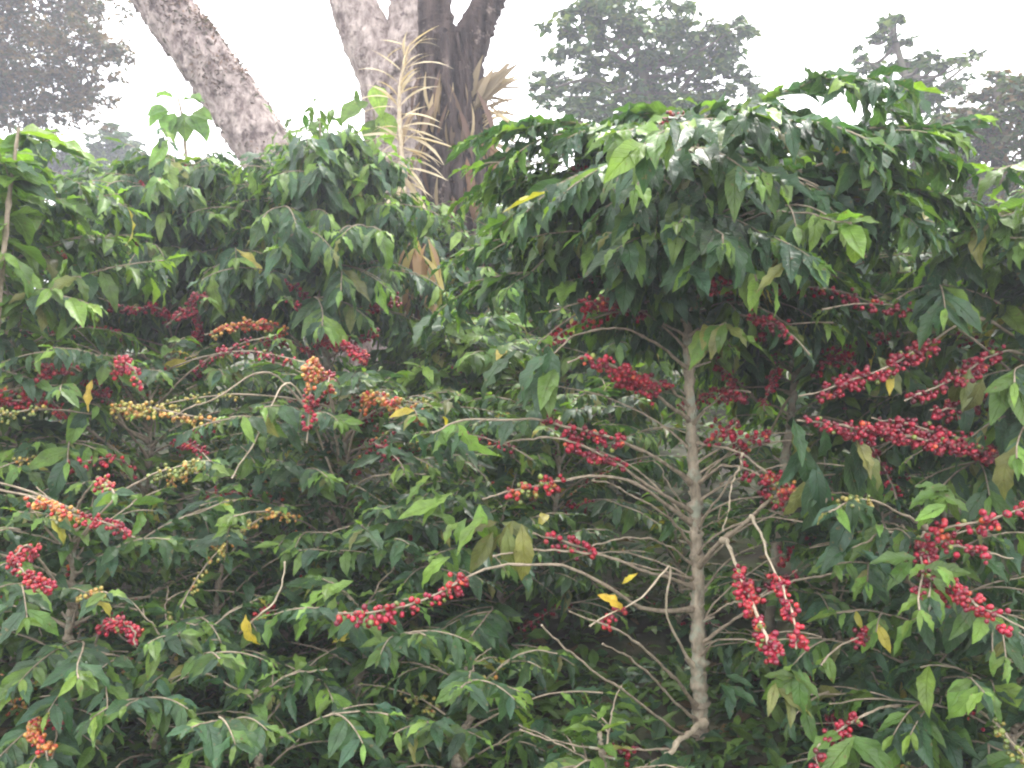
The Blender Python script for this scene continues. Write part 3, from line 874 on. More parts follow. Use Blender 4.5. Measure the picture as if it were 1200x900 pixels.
# centre foreground, behind the bare branches
shrub('dark low coffee bush under the bare branches left of the grey stem', 590, 3.35, 590, 0.62, 5, fruit=(0.25, ['red', 'green', 'dark']), leafsize=0.118, z0=0.0, step=0.07)
shrub('low coffee bush in shade directly behind the foot of the grey stem', 790, 3.6, 610, 0.62, 6, fruit=(0.2, ['dark', 'green']), leafsize=0.118, z0=0.0, step=0.07)
shrub('small coffee bush between the grey stem foot and right corner bush', 965, 3.15, 700, 0.45, 7, fruit=(0.2, ['dark']), leafsize=0.118, z0=0.0, step=0.075)
shrub('very low coffee bush with rounded leaves at the bottom centre edge', 540, 2.55, 770, 0.4, 8, fruit=(0.15, ['green']), leafsize=0.108, z0=0.0, step=0.052, colfn=cols(0.06, 0.3, 0.03, 0.01, 0.5))
shrub('low bright leaved coffee bush at the bottom just left of the stem', 700, 2.3, 845, 0.3, 9, fruit=(0.1, ['green']), leafsize=0.118, z0=0.0, step=0.08, colfn=cols(0.1, 0.3, 0.03, 0.01, 0.5))
# left foreground
p = shrub('large dark coffee bush filling the bottom left corner', 90, 2.75, 600, 0.6, 10, fruit=(0.25, ['red', 'orange']), leafsize=0.114, z0=0.0, step=0.05, fin=False)
with_branches(p, [
    ([(90, 720, 2.75), (40, 650, 2.5), (20, 662, 2.4), (62, 690, 2.3)], dict(size=0.0118, r0=0.005, fruit=[(0.5, 0.99, 'red', 1.5)])),
    ([(90, 660, 2.75), (30, 585, 2.6), (80, 603, 2.45), (125, 612, 2.4), (160, 630, 2.36)], dict(size=0.0118, r0=0.005, fruit=[(0.45, 0.75, 'orange', 1.0), (0.78, 0.98, 'red', 1)])),
    ([(90, 800, 2.75), (120, 740, 2.5), (152, 735, 2.4), (160, 755, 2.38)], dict(size=0.0118, r0=0.005, fruit=[(0.6, 0.98, 'red', 1.2)])),
    ([(90, 850, 2.75), (40, 850, 2.4), (52, 878, 2.3), (58, 895, 2.28)], dict(size=0.0118, r0=0.004, fruit=[(0.6, 0.98, 'orange', 1.4)]))])
fruit_strings(p, 5, p.base[2] + 0.3, p.base[2] + 0.9, ['green', 'mixed', 'golden'], 0.6, 0.011, 0.6)
p.finish()
p = shrub('dark coffee bush with one yellow leaf beside the deep shaded gap', 265, 2.95, 640, 0.5, 11, fruit=(0.15, ['red', 'green']), leafsize=0.118, z0=0.0, step=0.052, fin=False)
p.branch(smooth_path([P(265, 760, 2.95), P(300, 722, 2.6), P(325, 700, 2.55), P(335, 658, 2.55)], 20), r0=0.005, mat=M_PALE_TWIG, label='bare curved pale twig')
p.single_leaf(P(288, 720, 2.55), (0.1, -0.1, -1), (-0.5, -1, 0.2), 0.115, (0.5, 0.38, 0.06), 'yellow hanging leaf')
p.finish()
shrub('dark coffee bush with pointed leaves at the bottom between gap and centre', 420, 2.8, 700, 0.48, 12, fruit=(0.15, ['red', 'green']), leafsize=0.118, z0=0.0, step=0.07)
shrub('small coffee bush with drooping dark leaves lowest on the bottom edge', 300, 2.45, 800, 0.42, 13, fruit=(0.1, ['green']), leafsize=0.11, z0=0.0, step=0.07)

shrub('small dense coffee bush squeezed between the corner bush and the gap', 185, 2.6, 735, 0.42, 24, fruit=(0.15, ['green']), leafsize=0.108, z0=0.0, step=0.05)
shrub('coffee bush under the red tipped long branch in the lower middle', 480, 3.1, 590, 0.5, 25, fruit=(0.2, ['mixed', 'green']), leafsize=0.114, z0=0.0, step=0.05)
shrub('coffee bush rising behind the corner bush on the left edge', 20, 3.15, 520, 0.5, 26, fruit=(0.5, ['mixed', 'red']), leafsize=0.114, z0=0.0, step=0.05)
shrub('coffee bush at mid height in front of the orange column', 330, 3.2, 560, 0.5, 27, fruit=(0.5, ['mixed', 'golden', 'orange']), leafsize=0.114, z0=0.0, step=0.05)
shrub('dark coffee bush filling the lower right behind the hanging red bunch', 985, 2.9, 600, 0.5, 28, fruit=(0.3, ['dark']), leafsize=0.125, z0=0.0, step=0.05)
shrub('coffee bush cut by the bottom right corner', 1190, 2.3, 760, 0.45, 29, fruit=(0.2, ['red']), leafsize=0.14, z0=0.0, step=0.052)

# middle band
p = shrub('coffee tree with yellowing fruit in the middle left below the hanging crowns', 175, 3.5, 430, 0.75, 14, fruit=(0.6, ['red', 'golden', 'orange', 'dark', 'dark']), leafsize=0.114, z0=0.3, step=0.06, colfn=cols(0.05, 0.3, 0.05, 0.01, 0.5), fin=False, name='coffee_tree')
with_branches(p, [
    ([(175, 520, 3.5), (130, 485, 3.2), (165, 480, 3.0), (240, 492, 2.95), (270, 500, 2.95)], dict(r0=0.006, fruit=[(0.45, 0.95, 'golden', .9)])),
    ([(175, 560, 3.5), (60, 470, 3.1), (20, 465, 3.0), (-10, 470, 3.0)], dict(r0=0.006, fruit=[(0.55, 0.98, 'red', 1.2)])),
    ([(175, 540, 3.5), (110, 450, 3.2), (60, 430, 3.05), (30, 470, 3.0)], dict(r0=0.006, fruit=[(0.5, 0.98, 'dark', 1.3)])),
    ([(175, 600, 3.5), (150, 545, 3.2), (110, 540, 3.05), (75, 548, 3.0)], dict(r0=0.005, fruit=[(0.5, 0.98, 'red', .8)])),
    ([(175, 500, 3.5), (140, 440, 3.2), (150, 425, 3.0), (165, 455, 3.0)], dict(r0=0.005, fruit=[(0.55, 0.98, 'red', .9)]))])
p.single_leaf(P(108, 445, 2.95), (-0.15, -0.1, -1), (-0.4, -1, 0.2), 0.11, (0.4, 0.28, 0.06), 'brownish yellow hanging leaf')
fruit_strings(p, 10, p.base[2] + 0.4, p.base[2] + 1.1, ['dark', 'dark', 'mixed', 'golden', 'green'], 0.75, 0.0115, 0.55)
p.finish()
p = shrub('coffee tree carrying one upright orange column of cherries', 400, 3.35, 445, 0.7, 15, fruit=(0.55, ['red', 'mixed', 'dark', 'golden']), leafsize=0.114, z0=0.2, step=0.05, colfn=cols(0.05, 0.26, 0.04, 0.01, 0.5), fin=False, name='coffee_tree')
with_branches(p, [
    ([(400, 560, 3.35), (385, 460, 3.0), (365, 425, 2.85), (362, 450, 2.82), (359, 520, 2.8)], dict(r0=0.006, fruit=[(0.52, 0.84, 'orange', 1.6), (0.84, 0.97, 'red', 1.3)], size=0.0135)),
    ([(400, 540, 3.35), (320, 440, 3.1), (250, 465, 2.95), (200, 490, 2.9)], dict(r0=0.006, mat=M_TWIG)),
    ([(400, 580, 3.35), (345, 450, 3.0), (310, 500, 2.9), (270, 560, 2.85)], dict(r0=0.005, mat=M_PALE_TWIG)),
    ([(400, 560, 3.35), (430, 470, 3.1), (465, 480, 2.95), (495, 492, 2.9)], dict(r0=0.006, fruit=[(0.5, 0.98, 'orange', 1.2)])),
    ([(400, 600, 3.35), (440, 560, 3.1), (500, 555, 2.95)], dict(r0=0.005))])
for (x, y, d, n, c) in ((510, 505, 2.8, 8, 'mature'), (510, 570, 2.75, 6, 'young'), (450, 530, 2.8, 6, 'mature'), (400, 690, 2.65, 6, 'young'), (560, 605, 2.6, 6, 'young'), (590, 615, 2.6, 5, 'olive')):
    q = P(x, y, d)
    for k in range(n):
        a = rng.uniform(0, 6.28)
        p.lv.add(q + rng.normal(0, 0.03, 3), np.array([math.cos(a), -0.2 + 0.3 * math.sin(a), rng.uniform(-1.1, 0.0)]), np.array([0, -0.5, 1.0]) + rng.normal(0, 0.2, 3), rng.uniform(0.09, 0.15), leaf_colour(c))
fruit_strings(p, 9, p.base[2] + 0.4, p.base[2] + 1.0, ['dark', 'dark', 'mixed', 'golden', 'green'], 0.7, 0.0115, 0.55)
p.finish()
shrub('shaded coffee bush in the middle seen through the bare branches', 650, 3.75, 470, 0.7, 16, fruit=(0.5, ['dark', 'red', 'mixed']), leafsize=0.112, z0=0.2, step=0.05, hi=False, colfn=cols(0.06, 0.3, 0.04, 0.01, 0.5))
shrub('shaded coffee bush with small leaves right of the thin stem', 1030, 3.6, 470, 0.7, 17, fruit=(0.5, ['dark']), leafsize=0.112, z0=0.2, step=0.05, hi=False)
shrub('coffee tree with olive leaves between the two right crowns', 1105, 3.5, 300, 0.62, 18, fruit=(0.2, ['dark']), leafsize=0.15, z0=0.7, step=0.06, hi=False, colfn=cols(0.06, 0.25, 0.18, 0.01, 0.5), name='coffee_tree')
shrub('bright green coffee bush in the gap beside the umbrella crown', 560, 4.2, 375, 0.6, 19, fruit=(0.2, ['mixed']), leafsize=0.15, z0=0.3, step=0.052, hi=False, colfn=C_BRIGHT)

# the two hanging crowns on the left
UMB = lambda t: 1.0 * (1 - 0.6 * max(0, (t - 0.2) / 0.8) ** 1.3)
p = shrub('drooping coffee crown in front of the leaning pale trunk', 205, 4.3, 185, 0.68, 20, fruit=(0.4, ['dark']), leafsize=0.19, z0=1.15, step=0.03, wid=0.85, leafstep=0.031, droop=1.15, elev=(0.7, 1.0), sag=(1.5, 1.0), name='coffee_tree', shape=UMB,
          colfn=cols(0.03, 0.25, 0.03, 0.006, 0.6), fin=False, stem_r=0.022)
with_branches(p, [
    ([(205, 420, 4.3), (190, 365, 4.0), (150, 360, 3.8), (115, 350, 3.7)], dict(r0=0.007, fruit=[(0.4, 0.95, 'dark', 1.3)])),
    ([(205, 440, 4.3), (230, 385, 4.0), (220, 360, 3.8), (195, 380, 3.7)], dict(r0=0.007, fruit=[(0.4, 0.95, 'dark', 1.5)])),
    ([(205, 460, 4.3), (150, 395, 4.0), (90, 385, 3.8), (55, 400, 3.7)], dict(r0=0.007, fruit=[(0.5, 0.95, 'red', 1.1)]))])
fruit_strings(p, 10, p.base[2] + 0.7, p.base[2] + 1.12, ['dark', 'dark', 'dark', 'mixed'], 0.7, 0.012, 0.7)
p.finish()
p = shrub('drooping coffee crown with bare brown stem below left of the twin trunks', 385, 4.15, 172, 0.68, 21, fruit=(0.4, ['dark']), leafsize=0.19, z0=1.2, step=0.03, wid=0.85, leafstep=0.031, droop=1.15, elev=(0.7, 1.0), sag=(1.5, 1.0), name='coffee_tree', shape=UMB,
          colfn=cols(0.03, 0.25, 0.03, 0.006, 0.6), fin=False, stem_r=0.026)
with_branches(p, [
    ([(385, 440, 4.15), (330, 385, 3.8), (285, 380, 3.6), (240, 392, 3.5)], dict(r0=0.007, fruit=[(0.5, 0.98, 'orange', 1.4)])),
    ([(385, 450, 4.15), (370, 395, 3.8), (395, 402, 3.6), (435, 420, 3.5)], dict(r0=0.007, fruit=[(0.4, 0.98, 'red', 1.6)])),
    ([(385, 400, 4.15), (420, 365, 3.9), (450, 352, 3.8), (470, 350, 3.75)], dict(r0=0.006, fruit=[(0.4, 0.98, 'dark', 1.3)])),
    ([(385, 380, 4.15), (350, 340, 3.9), (330, 332, 3.8)], dict(r0=0.006, fruit=[(0.4, 0.98, 'dark', 1.3)])),
    ([(385, 420, 4.15), (420, 395, 3.9), (440, 385, 3.8)], dict(r0=0.006, fruit=[(0.4, 0.98, 'dark', 1.3)]))])
fruit_strings(p, 10, p.base[2] + 0.7, p.base[2] + 1.15, ['dark', 'dark', 'dark', 'mixed'], 0.7, 0.012, 0.7)
p.finish()
shrub('tall coffee tree with light fresh leaves at the left edge', 5, 3.3, 165, 0.62, 22, fruit=(0.2, ['red']), leafsize=0.17, z0=0.7, step=0.055, droop=0.7, name='coffee_tree', colfn=cols(0.15, 0.4, 0.03, 0.01, 0.9), stem_r=0.022)
shrub('coffee tree between the hanging left crowns and the umbrella crown', 490, 5.4, 240, 0.6, 23, fruit=(0.15, ['dark']), leafsize=0.17, z0=0.7, step=0.055, droop=0.9, name='coffee_tree', hi=False, colfn=cols(0.06, 0.3, 0.03, 0.02, 0.6))

# back row, mostly hidden: seen only as leaves through the gaps
BACK = 'leafy coffee tree of the back row, glimpsed between the front crowns'
for i, (px, d, top) in enumerate(((-60, 5.2, 190), (110, 5.6, 190), (300, 5.8, 185), (590, 5.6, 235), (720, 5.0, 250), (930, 5.2, 215), (1080, 5.0, 230), (1240, 4.6, 225), (-120, 3.6, 280), (1330, 3.4, 300), (690, 6.6, 260), (1180, 6.4, 240), (30, 8.5, 225), (200, 8.0, 225), (400, 8.4, 245), (560, 9.0, 262), (830, 8.5, 240), (1010, 8.8, 245), (1260, 8.0, 225))):
    shrub(BACK, px, d, top, 0.75, 30 + i, fruit=(0.1, ['dark']), leafsize=0.17, z0=0.15, step=0.08, hi=False, name='coffee_tree', colfn=cols(0.05, 0.3, 0.03, 0.01, 0.6), droop=0.8)


# ================================================================== trees behind
def path_px(pts, n=60):
    return smooth_path([P(*a) for a in pts], n)


def plates(mb, path, r, n, w=(0.02, 0.06), l=(0.06, 0.3), t=0.02):
    """raised flakes and ridges of bark along a trunk"""
    m = len(path)
    tang = nrm(np.gradient(path, axis=0))
    for _ in range(n):
        i = rng.uniform(2, m - 3)
        i0 = int(i)
        tg = tang[i0]
        o = nrm(np.cross(tg, rng.normal(0, 1, 3)))
        sd = np.cross(tg, o)
        ln, wd = rng.uniform(*l), rng.uniform(*w)
        c = path[i0] + o * r(i0 / m)
        k = 7
        u = np.linspace(-0.5, 0.5, k)
        pts = c + tg * (u * ln)[:, None] + sd * np.cumsum(rng.normal(0, wd * 0.18, k))[:, None] + o * (t * (0.25 - u ** 2))[:, None]
        tube(mb, pts, wd * 0.5, wd * 0.3, 6, 0.25)


def tufts(lv, path, r, n, size, palette, side=None):
    """little ferns and moss tufts rooted on a trunk's bark"""
    tang = nrm(np.gradient(path, axis=0))
    cl = [(rng.uniform(2, len(path) - 2), rng.normal(0, 1, 3)) for _ in range(max(8, n // 45))]
    for _ in range(n):
        ci, co_ = cl[rng.integers(len(cl))]
        i = int(np.clip(ci + rng.normal(0, 1.2), 1, len(path) - 2))
        o = nrm(np.cross(tang[i], nrm(co_) + rng.normal(0, 0.16, 3)))
        if side is not None and np.dot(o, side) < 0.1 and rng.uniform() < 0.85:
            continue
        c = path[i] + o * r(i / len(path)) * 0.97 + tang[i] * rng.normal(0, 0.04)
        d = o + rng.normal(0, 0.7, 3); d[2] -= 0.3
        lv.add(c, d, tang[i] + rng.normal(0, 0.3, 3), size * rng.uniform(0.5, 1.3), np.array(palette[rng.integers(len(palette))]) * rng.uniform(0.7, 1.3), rng.uniform(0.6, 1.2))


def leaning_tree():
    d = 8.0
    path = path_px([(440, 505, d), (372, 300, d), (300, 160, d), (240, 72, d), (172, -20, d), (60, -160, d), (-60, -330, d + .3)])
    root = empty('leaning_tree', path[0], 'leaning tree with a pale mottled mossy trunk bare against the sky', 'tree')
    mb = MB(); tube(mb, path, 0.28, 0.19, 20, 0.03, lobes=0.03)
    plates(mb, path, lambda t: 0.268 - 0.085 * t, 420, (0.02, 0.07), (0.04, 0.16))
    mb.build('trunk', M_PALE, root, path[0])
    lv = Leaves(T_LO)
    tufts(lv, path, lambda t: 0.28 - 0.09 * t, 7000, 0.055, [(0.1, 0.07, 0.062), (0.17, 0.125, 0.11), (0.08, 0.08, 0.05), (0.3, 0.22, 0.19)], side=np.array([0.75, -0.45, 0.5]))
    m2 = MB(); lv.flush(m2); o = m2.build('foliage', M_DRY, root, path[0]); o['label'] = 'dry moss and small ferns on the upper bark'


leaning_tree()


def forked_tree():
    d = 7.4
    base = path_px([(500, 470, d), (492, 300, d), (482, 160, d), (470, 70, d)])
    root = empty('forked_tree', base[0], 'pale barked tree forking wide behind the dark furrowed trunk', 'tree')
    mb = MB()
    tube(mb, base, 0.42, 0.33, 22, 0.02, lobes=0.04)
    tube(mb, path_px([(470, 150, d), (452, 90, d), (428, 40, d), (408, -20, d), (380, -160, d), (330, -330, d)]), 0.27, 0.13, 18, 0.03, lobes=0.03)
    tube(mb, path_px([(480, 150, d), (482, 60, d), (488, -10, d), (500, -120, d), (560, -300, d)]), 0.27, 0.14, 18, 0.03, lobes=0.03)
    plates(mb, base, lambda t: 0.41 - 0.085 * t, 420, (0.02, 0.08), (0.05, 0.25))
    mb.build('trunk', M_PALE, root, base[0])
    lv = Leaves(T_LO)
    tufts(lv, base, lambda t: 0.41 - 0.09 * t, 260, 0.10, [(0.12, 0.1, 0.085), (0.2, 0.16, 0.13), (0.12, 0.13, 0.06)])
    m2 = MB(); lv.flush(m2); o = m2.build('foliage', M_DRY, root, base[0])
    d = 6.4
    trunk = path_px([(545, 470, d), (540, 330, d), (536, 210, d), (530, 120, d), (524, 50, d)])
    root = empty('furrowed_tree', trunk[0], 'dark furrowed trunk with a notched fork in front of the pale tree', 'tree')
    mb = MB()
    tube(mb, trunk, 0.24, 0.185, 26, 0.05, lobes=0.07)
    tube(mb, path_px([(538, 80, d), (552, 45, d), (566, 15, d), (582, -20, d), (620, -150, d), (640, -300, d)]), 0.15, 0.07, 14, 0.05, lobes=0.06)
    tube(mb, path_px([(518, 80, d), (512, 40, d), (508, 0, d), (500, -120, d), (470, -300, d)]), 0.16, 0.08, 14, 0.05, lobes=0.06)
    mb.build('trunk', M_DARK, root, trunk[0])
    # buttress ridges run down the bark
    rb = MB()
    for k in range(15):
        a = k / 15 * 6.283 + rng.normal(0, 0.1)
        off = np.array([math.cos(a), math.sin(a), 0])
        rr = np.linspace(0.23, 0.18, 60)[:, None]
        wob = np.cumsum(rng.normal(0, 0.006, (60, 3)), axis=0) * np.array([1, 1, 0])
        tube(rb, trunk[:] + off * rr + wob, 0.042, 0.024, 7, 0.22)
    plates(rb, trunk, lambda t: 0.245 - 0.055 * t, 620, (0.015, 0.05), (0.08, 0.4), 0.03)
    rb.build('bark_ridges', M_DARK, root, trunk[0])
    # the torn shred of bark and dry fronds on its right side
    lv = Leaves(T_STRAP)
    q = P(548, 135, d - 0.12)
    for k in range(13):
        a = rng.uniform(-0.7, 0.4)
        lv.add(q + np.array([0.02, 0, 0]) + rng.normal(0, 0.03, 3), np.array([0.5 + a * 0.6, -0.1, 1.0 - abs(a) * .5]), np.array([-0.3, -1, 0.2]), rng.uniform(0.35, 0.55), np.array([0.26, 0.21, 0.14]) * rng.uniform(0.6, 1.2), 1.15)
    q = P(562, 160, d - 0.1)
    for k in range(9):
        lv.add(q + rng.normal(0, 0.03, 3), np.array([rng.uniform(-0.2, 1.0), -0.2, -rng.uniform(0.4, 1.2)]), np.array([0.5, -1, 0.4]), rng.uniform(0.3, 0.5), np.array([0.32, 0.2, 0.12]) * rng.uniform(0.6, 1.2), 1.0)
    for k in range(10):
        lv.add(P(540 + rng.uniform(-8, 12), 190 + rng.uniform(-20, 20), d - 0.22), np.array([rng.normal(0, 0.2), -0.2, -1]), np.array([0.1, -1, 0.2]), rng.uniform(0.25, 0.45), np.array([0.26, 0.15, 0.09]) * rng.uniform(0.6, 1.3), 1.3)
    for k in range(75):                                # torn strips hanging down the front and right of the trunk
        a = rng.uniform(-2.6, 0.3)
        i = int(rng.uniform(12, 50))
        o_ = np.array([math.cos(a), math.sin(a), 0])
        c = np.array([(0.3, 0.22, 0.13), (0.2, 0.14, 0.1), (0.14, 0.09, 0.07), (0.42, 0.33, 0.2)][k % 4]) * rng.uniform(0.6, 1.2)
        lv.add(trunk[i] + o_ * 0.262, np.array([o_[0] * 0.4 + rng.normal(0, 0.25), -0.15, -1]), o_ + rng.normal(0, 0.3, 3), rng.uniform(0.15, 0.5), c, rng.uniform(0.5, 1.2))
    for k in range(26):                                # and dry blades standing out on the right
        c = np.array([(0.36, 0.28, 0.17), (0.24, 0.19, 0.13), (0.5, 0.42, 0.27)][k % 3]) * rng.uniform(0.6, 1.15)
        lv.add(P(562 + rng.normal(0, 6), 135 + rng.normal(0, 22), d - 0.08), np.array([1, rng.normal(-0.1, 0.3), rng.normal(0.5, 0.9)]), np.array([rng.normal(0, 0.5), -1, 0.5]), rng.uniform(0.18, 0.45), c, rng.uniform(0.5, 1.1))
    m2 = MB(); lv.flush(m2); o = m2.build('dry_fronds', M_DRY, root, trunk[0]); o['label'] = 'tan dry fronds sticking out of the bark'


forked_tree()


def dead_cane():
    d = 5.2
    path = path_px([(474, 380, d), (475, 250, d), (470, 170, d), (468, 110, d), (478, 55, d)])
    root = empty('dead_cane', path[0], 'dead cane plant with straw coloured narrow leaves before the twin trunks', 'plant')
    mb = MB(); tube(mb, path, 0.018, 0.008, 8, 0.05, nodes=18)
    mb.build('stem', M_PALE_TWIG, root, path[0])
    lv = Leaves(T_BLADE)
    CANE = ((80, .8, .35, .28), (82, .5, .75, .22), (100, -.7, .55, .28), (105, .8, .4, .26), (120, -.9, .35, .3), (125, .55, .6, .26), (128, -.6, .75, .26), (135, 1, -.1, .3), (150, 1, -.3, .3), (152, -.8, .2, .2), (160, 1, -.15, .34), (160, -1, 0, .32),
                           (166, -.9, -.3, .22), (176, 1, -.05, .28), (186, 1, -.1, .3), (186, -.6, -.7, .2), (196, 1, -.2, .3), (200, .8, -.6, .26), (205, -.3, -.9, .26), (95, .2, .9, .2), (60, .7, .6, .2), (50, .9, .3, .2), (30, .8, .5, .2),
                           (140, .6, .5, .22), (115, .3, .9, .25), (170, -.5, .6, .2), (210, .6, -.7, .26), (215, -.6, -.7, .24))
    for (y, dx, dz, s) in CANE + tuple((y_ + rng.uniform(-14, 14), dx_ * rng.choice([-1, 1]) + rng.normal(0, .2), dz_ + rng.normal(0, .25), s_ * .85) for (y_, dx_, dz_, s_) in CANE):
        z = P(0, max(y, 56), d)[2]
        i = np.argmin(abs(path[:, 2] - z))
        lv.add(path[i], np.array([dx, rng.uniform(-0.5, 0.1), dz]), np.array([0, -0.45, 1.0]) + rng.normal(0, 0.15, 3), s * rng.uniform(0.8, 1.15), np.array([0.6, 0.52, 0.36]) * rng.uniform(0.7, 1.1), 1.15)
    m2 = MB(); lv.flush(m2); m2.build('leaves', M_DRY, root, path[0])
    # a green companion with broad leaves at its foot
    lv = Leaves(T_BROAD)
    st = path_px([(440, 380, 5.8), (440, 220, 5.8), (438, 130, 5.8)])
    root = empty('broad_leaf_sapling', st[0], 'green sapling with a few wide leaves beside the dead cane plant', 'sapling')
    mb = MB(); tube(mb, st, 0.015, 0.006, 7, 0.05); mb.build('stem', M_TWIG, root, st[0])
    for (x, y, dx, dz, s, c) in ((440, 100, .2, -.9, .24, 'young'), (432, 120, -.6, -.5, .26, 'mid'), (448, 130, .3, -1, .24, 'young'), (440, 140, -.2, -.8, .2, 'mid'), (420, 175, -.8, -.3, .2, 'mid')):
        lv.add(P(x, y, 5.8), np.array([dx, -.3, dz]), np.array([0, -.8, .7]), s, leaf_colour(c), 0.9)
    m2 = MB(); lv.flush(m2); m2.build('leaves', M_BROAD, root, st[0])
    # withered plant in the gap below
    d = 4.6
    st = path_px([(490, 420, d), (492, 340, d), (494, 285, d)])
    root = empty('withered_plant', st[0], 'withered plant with limp yellow brown leaves in the gap below the trunks', 'plant')
    mb = MB(); tube(mb, st, 0.03, 0.018, 8, 0.08); mb.build('stem', M_DARK, root, st[0])
    lv = Leaves(T_STRAP)
    for k in range(34):
        a = rng.uniform(0, 6.28)
        c = np.array([(0.4, 0.34, 0.12), (0.26, 0.17, 0.09), (0.16, 0.09, 0.07), (0.36, 0.24, 0.13)][k % 4]) * rng.uniform(0.7, 1.15)
        lv.add(P(494 + rng.uniform(-12, 14), 278 + rng.uniform(0, 70), d) + np.array([0, -0.08, 0]), np.array([math.cos(a) * 0.55, math.sin(a) * 0.4 - 0.2, -rng.uniform(0.5, 1.2)]), np.array([math.cos(a), -0.8, 0.4]), rng.uniform(0.16, 0.32), c, 1.5)
    m2 = MB(); lv.flush(m2); m2.build('leaves', M_DRY, root, st[0])


dead_cane()


def sapling():
    d = 6.0
    st = path_px([(225, 400, d), (222, 250, d), (215, 150, d), (208, 112, d)])
    root = empty('broad_leaf_sapling', st[0], 'young tree with wide pale green lobed leaves against the leaning trunk', 'sapling')
    mb = MB(); tube(mb, st, 0.018, 0.006, 7, 0.05); mb.build('stem', M_TWIG, root, st[0])
    lv = Leaves(T_BROAD)
    for (x, y, dx, dz, s) in ((200, 130, -.7, -.6, .17), (205, 132, -.2, -.9, .18), (215, 132, .2, -.9, .19), (222, 135, .6, -.7, .2), (225, 132, .9, -.3, .16), (197, 128, -1, -.2, .14), (215, 118, .8, .1, .16), (205, 116, -.7, .2, .12),
                              (232, 142, .5, -.8, .16), (196, 110, -.6, -.2, .09), (222, 112, .5, -.3, .12), (212, 135, -.1, -.5, .18)):
        lv.add(P(x, y, d), np.array([dx, -.35, dz]), np.array([0, -.6, .8]) + rng.normal(0, .15, 3), s * 1.1, leaf_colour('mid') * np.array([1.2, 1.25, 1.6]), 0.85)
    m2 = MB(); lv.flush(m2); m2.build('leaves', M_BROAD, root, st[0])
    # round bright leaves at the left edge
    d = 3.0
    st = path_px([(-25, 820, d), (-12, 500, d), (8, 260, d), (22, 150, d)])
    root = empty('broad_leaf_sapling', st[0], 'slender sapling with big round yellow green leaves at the left edge', 'sapling')
    mb = MB(); tube(mb, st, 0.014, 0.005, 7, 0.05, nodes=14); mb.build('stem', M_TWIG, root, st[0])
    lv = Leaves(T_BROAD)
    for k in range(26):
        t = rng.uniform(0.62, 1.0)
        a = rng.uniform(0, 6.28)
        lv.add(st[int(t * 59)], np.array([math.cos(a), math.sin(a) * 0.8, rng.uniform(-0.5, 0.35)]), np.array([0, -0.35, 1]) + rng.normal(0, .25, 3), rng.uniform(0.10, 0.17), leaf_colour('young' if k % 3 else 'mid'), 0.95)
    m2 = MB(); lv.flush(m2); m2.build('leaves', M_BROAD, root, st[0])
    # thin shoots above the second crown
    d = 5.0
    st = path_px([(378, 380, d), (380, 220, d), (374, 140, d)])
    root = empty('broad_leaf_sapling', st[0], 'slender green sapling just left of the pale forked trunk', 'sapling')
    mb = MB(); tube(mb, st, 0.015, 0.005, 7, 0.05); mb.build('stem', M_TWIG, root, st[0])
    lv = Leaves(T_HI)
    for k in range(46):
        x, y = 375 + rng.normal(0, 20), 152 + rng.normal(0, 17)
        a = rng.uniform(0, 6.28)
        lv.add(P(x, y, d + rng.normal(0, .12)), np.array([math.cos(a), math.sin(a), -rng.uniform(0.0, 0.9)]), np.array([0, -.3, 1]) + rng.normal(0, .2, 3), rng.uniform(.08, .14), leaf_colour('mid'))
    m2 = MB(); lv.flush(m2); m2.build('leaves', M_LEAF, root, st[0])


sapling()


def far_tree(name, label, d, clumps, trunk, limbs, n, size, pal, seed, depth=0.7, group=None, r0=0.2):
    """clumps: (px, py, rx, ry) ellipses of foliage; each has its own depth in the crown"""
    global rng
    rng = np.random.default_rng(seed)
    st = smooth_path([P(*a) for a in trunk], 40)
    gz = float(ground_z(st[0][0], st[0][1]))
    st = np.vstack([[[st[0][0], st[0][1], gz - 0.2]], st]) if st[0][2] > gz else st
    root = empty(name, st[0], label, 'tree', group)
    mb = MB(); tube(mb, st, r0, r0 * 0.35, 10, 0.04); mb.build('trunk', M_FARBARK, root, st[0])
    lb = MB()
    for pts, r in limbs:
        tube(lb, smooth_path([P(*a) for a in pts], 24), r, r * 0.25, 6, 0.06)
    w = np.array([c[2] * c[3] for c in clumps], float); w /= w.sum()
    lv = Leaves(T_FAR)
    for (cx, cy, rx, ry), wt in zip(clumps, w):
        cd = d + rng.normal(0, depth)
        c0 = P(cx, cy, cd)
        sx, sz = rx / F * cd, ry / F * cd
        # twig from the nearest stem point into the clump
        j = np.argmin(np.linalg.norm(st - c0, axis=1))
        tube(lb, smooth_path([st[j], (st[j] + c0) / 2 + np.array([0, 0, -0.1]), c0], 10), 0.035, 0.01, 5, 0.05)
        m = int(n * wt)
        sub = rng.normal(0, 0.58, (max(3, m // 30), 3)) * np.array([sx, (sx + sz) / 2, sz])
        for k in range(m):
            o = sub[rng.integers(len(sub))] + rng.normal(0, 0.11, 3) * np.array([sx * 1.2, (sx + sz) / 2, sz])
            a = rng.uniform(0, 6.28)
            lv.add(c0 + o, np.array([math.cos(a), math.sin(a), rng.uniform(-1, 0.4)]), np.array([0, 0, 1.0]) + rng.normal(0, 0.5, 3), size * rng.uniform(0.6, 1.4), np.array(pal[rng.integers(len(pal))]) * rng.uniform(0.65, 1.35), 1.1)
    lb.build('limbs', M_FARBARK, root, st[0])
    m2 = MB(); lv.flush(m2); m2.build('crown', M_FAR, root, st[0])


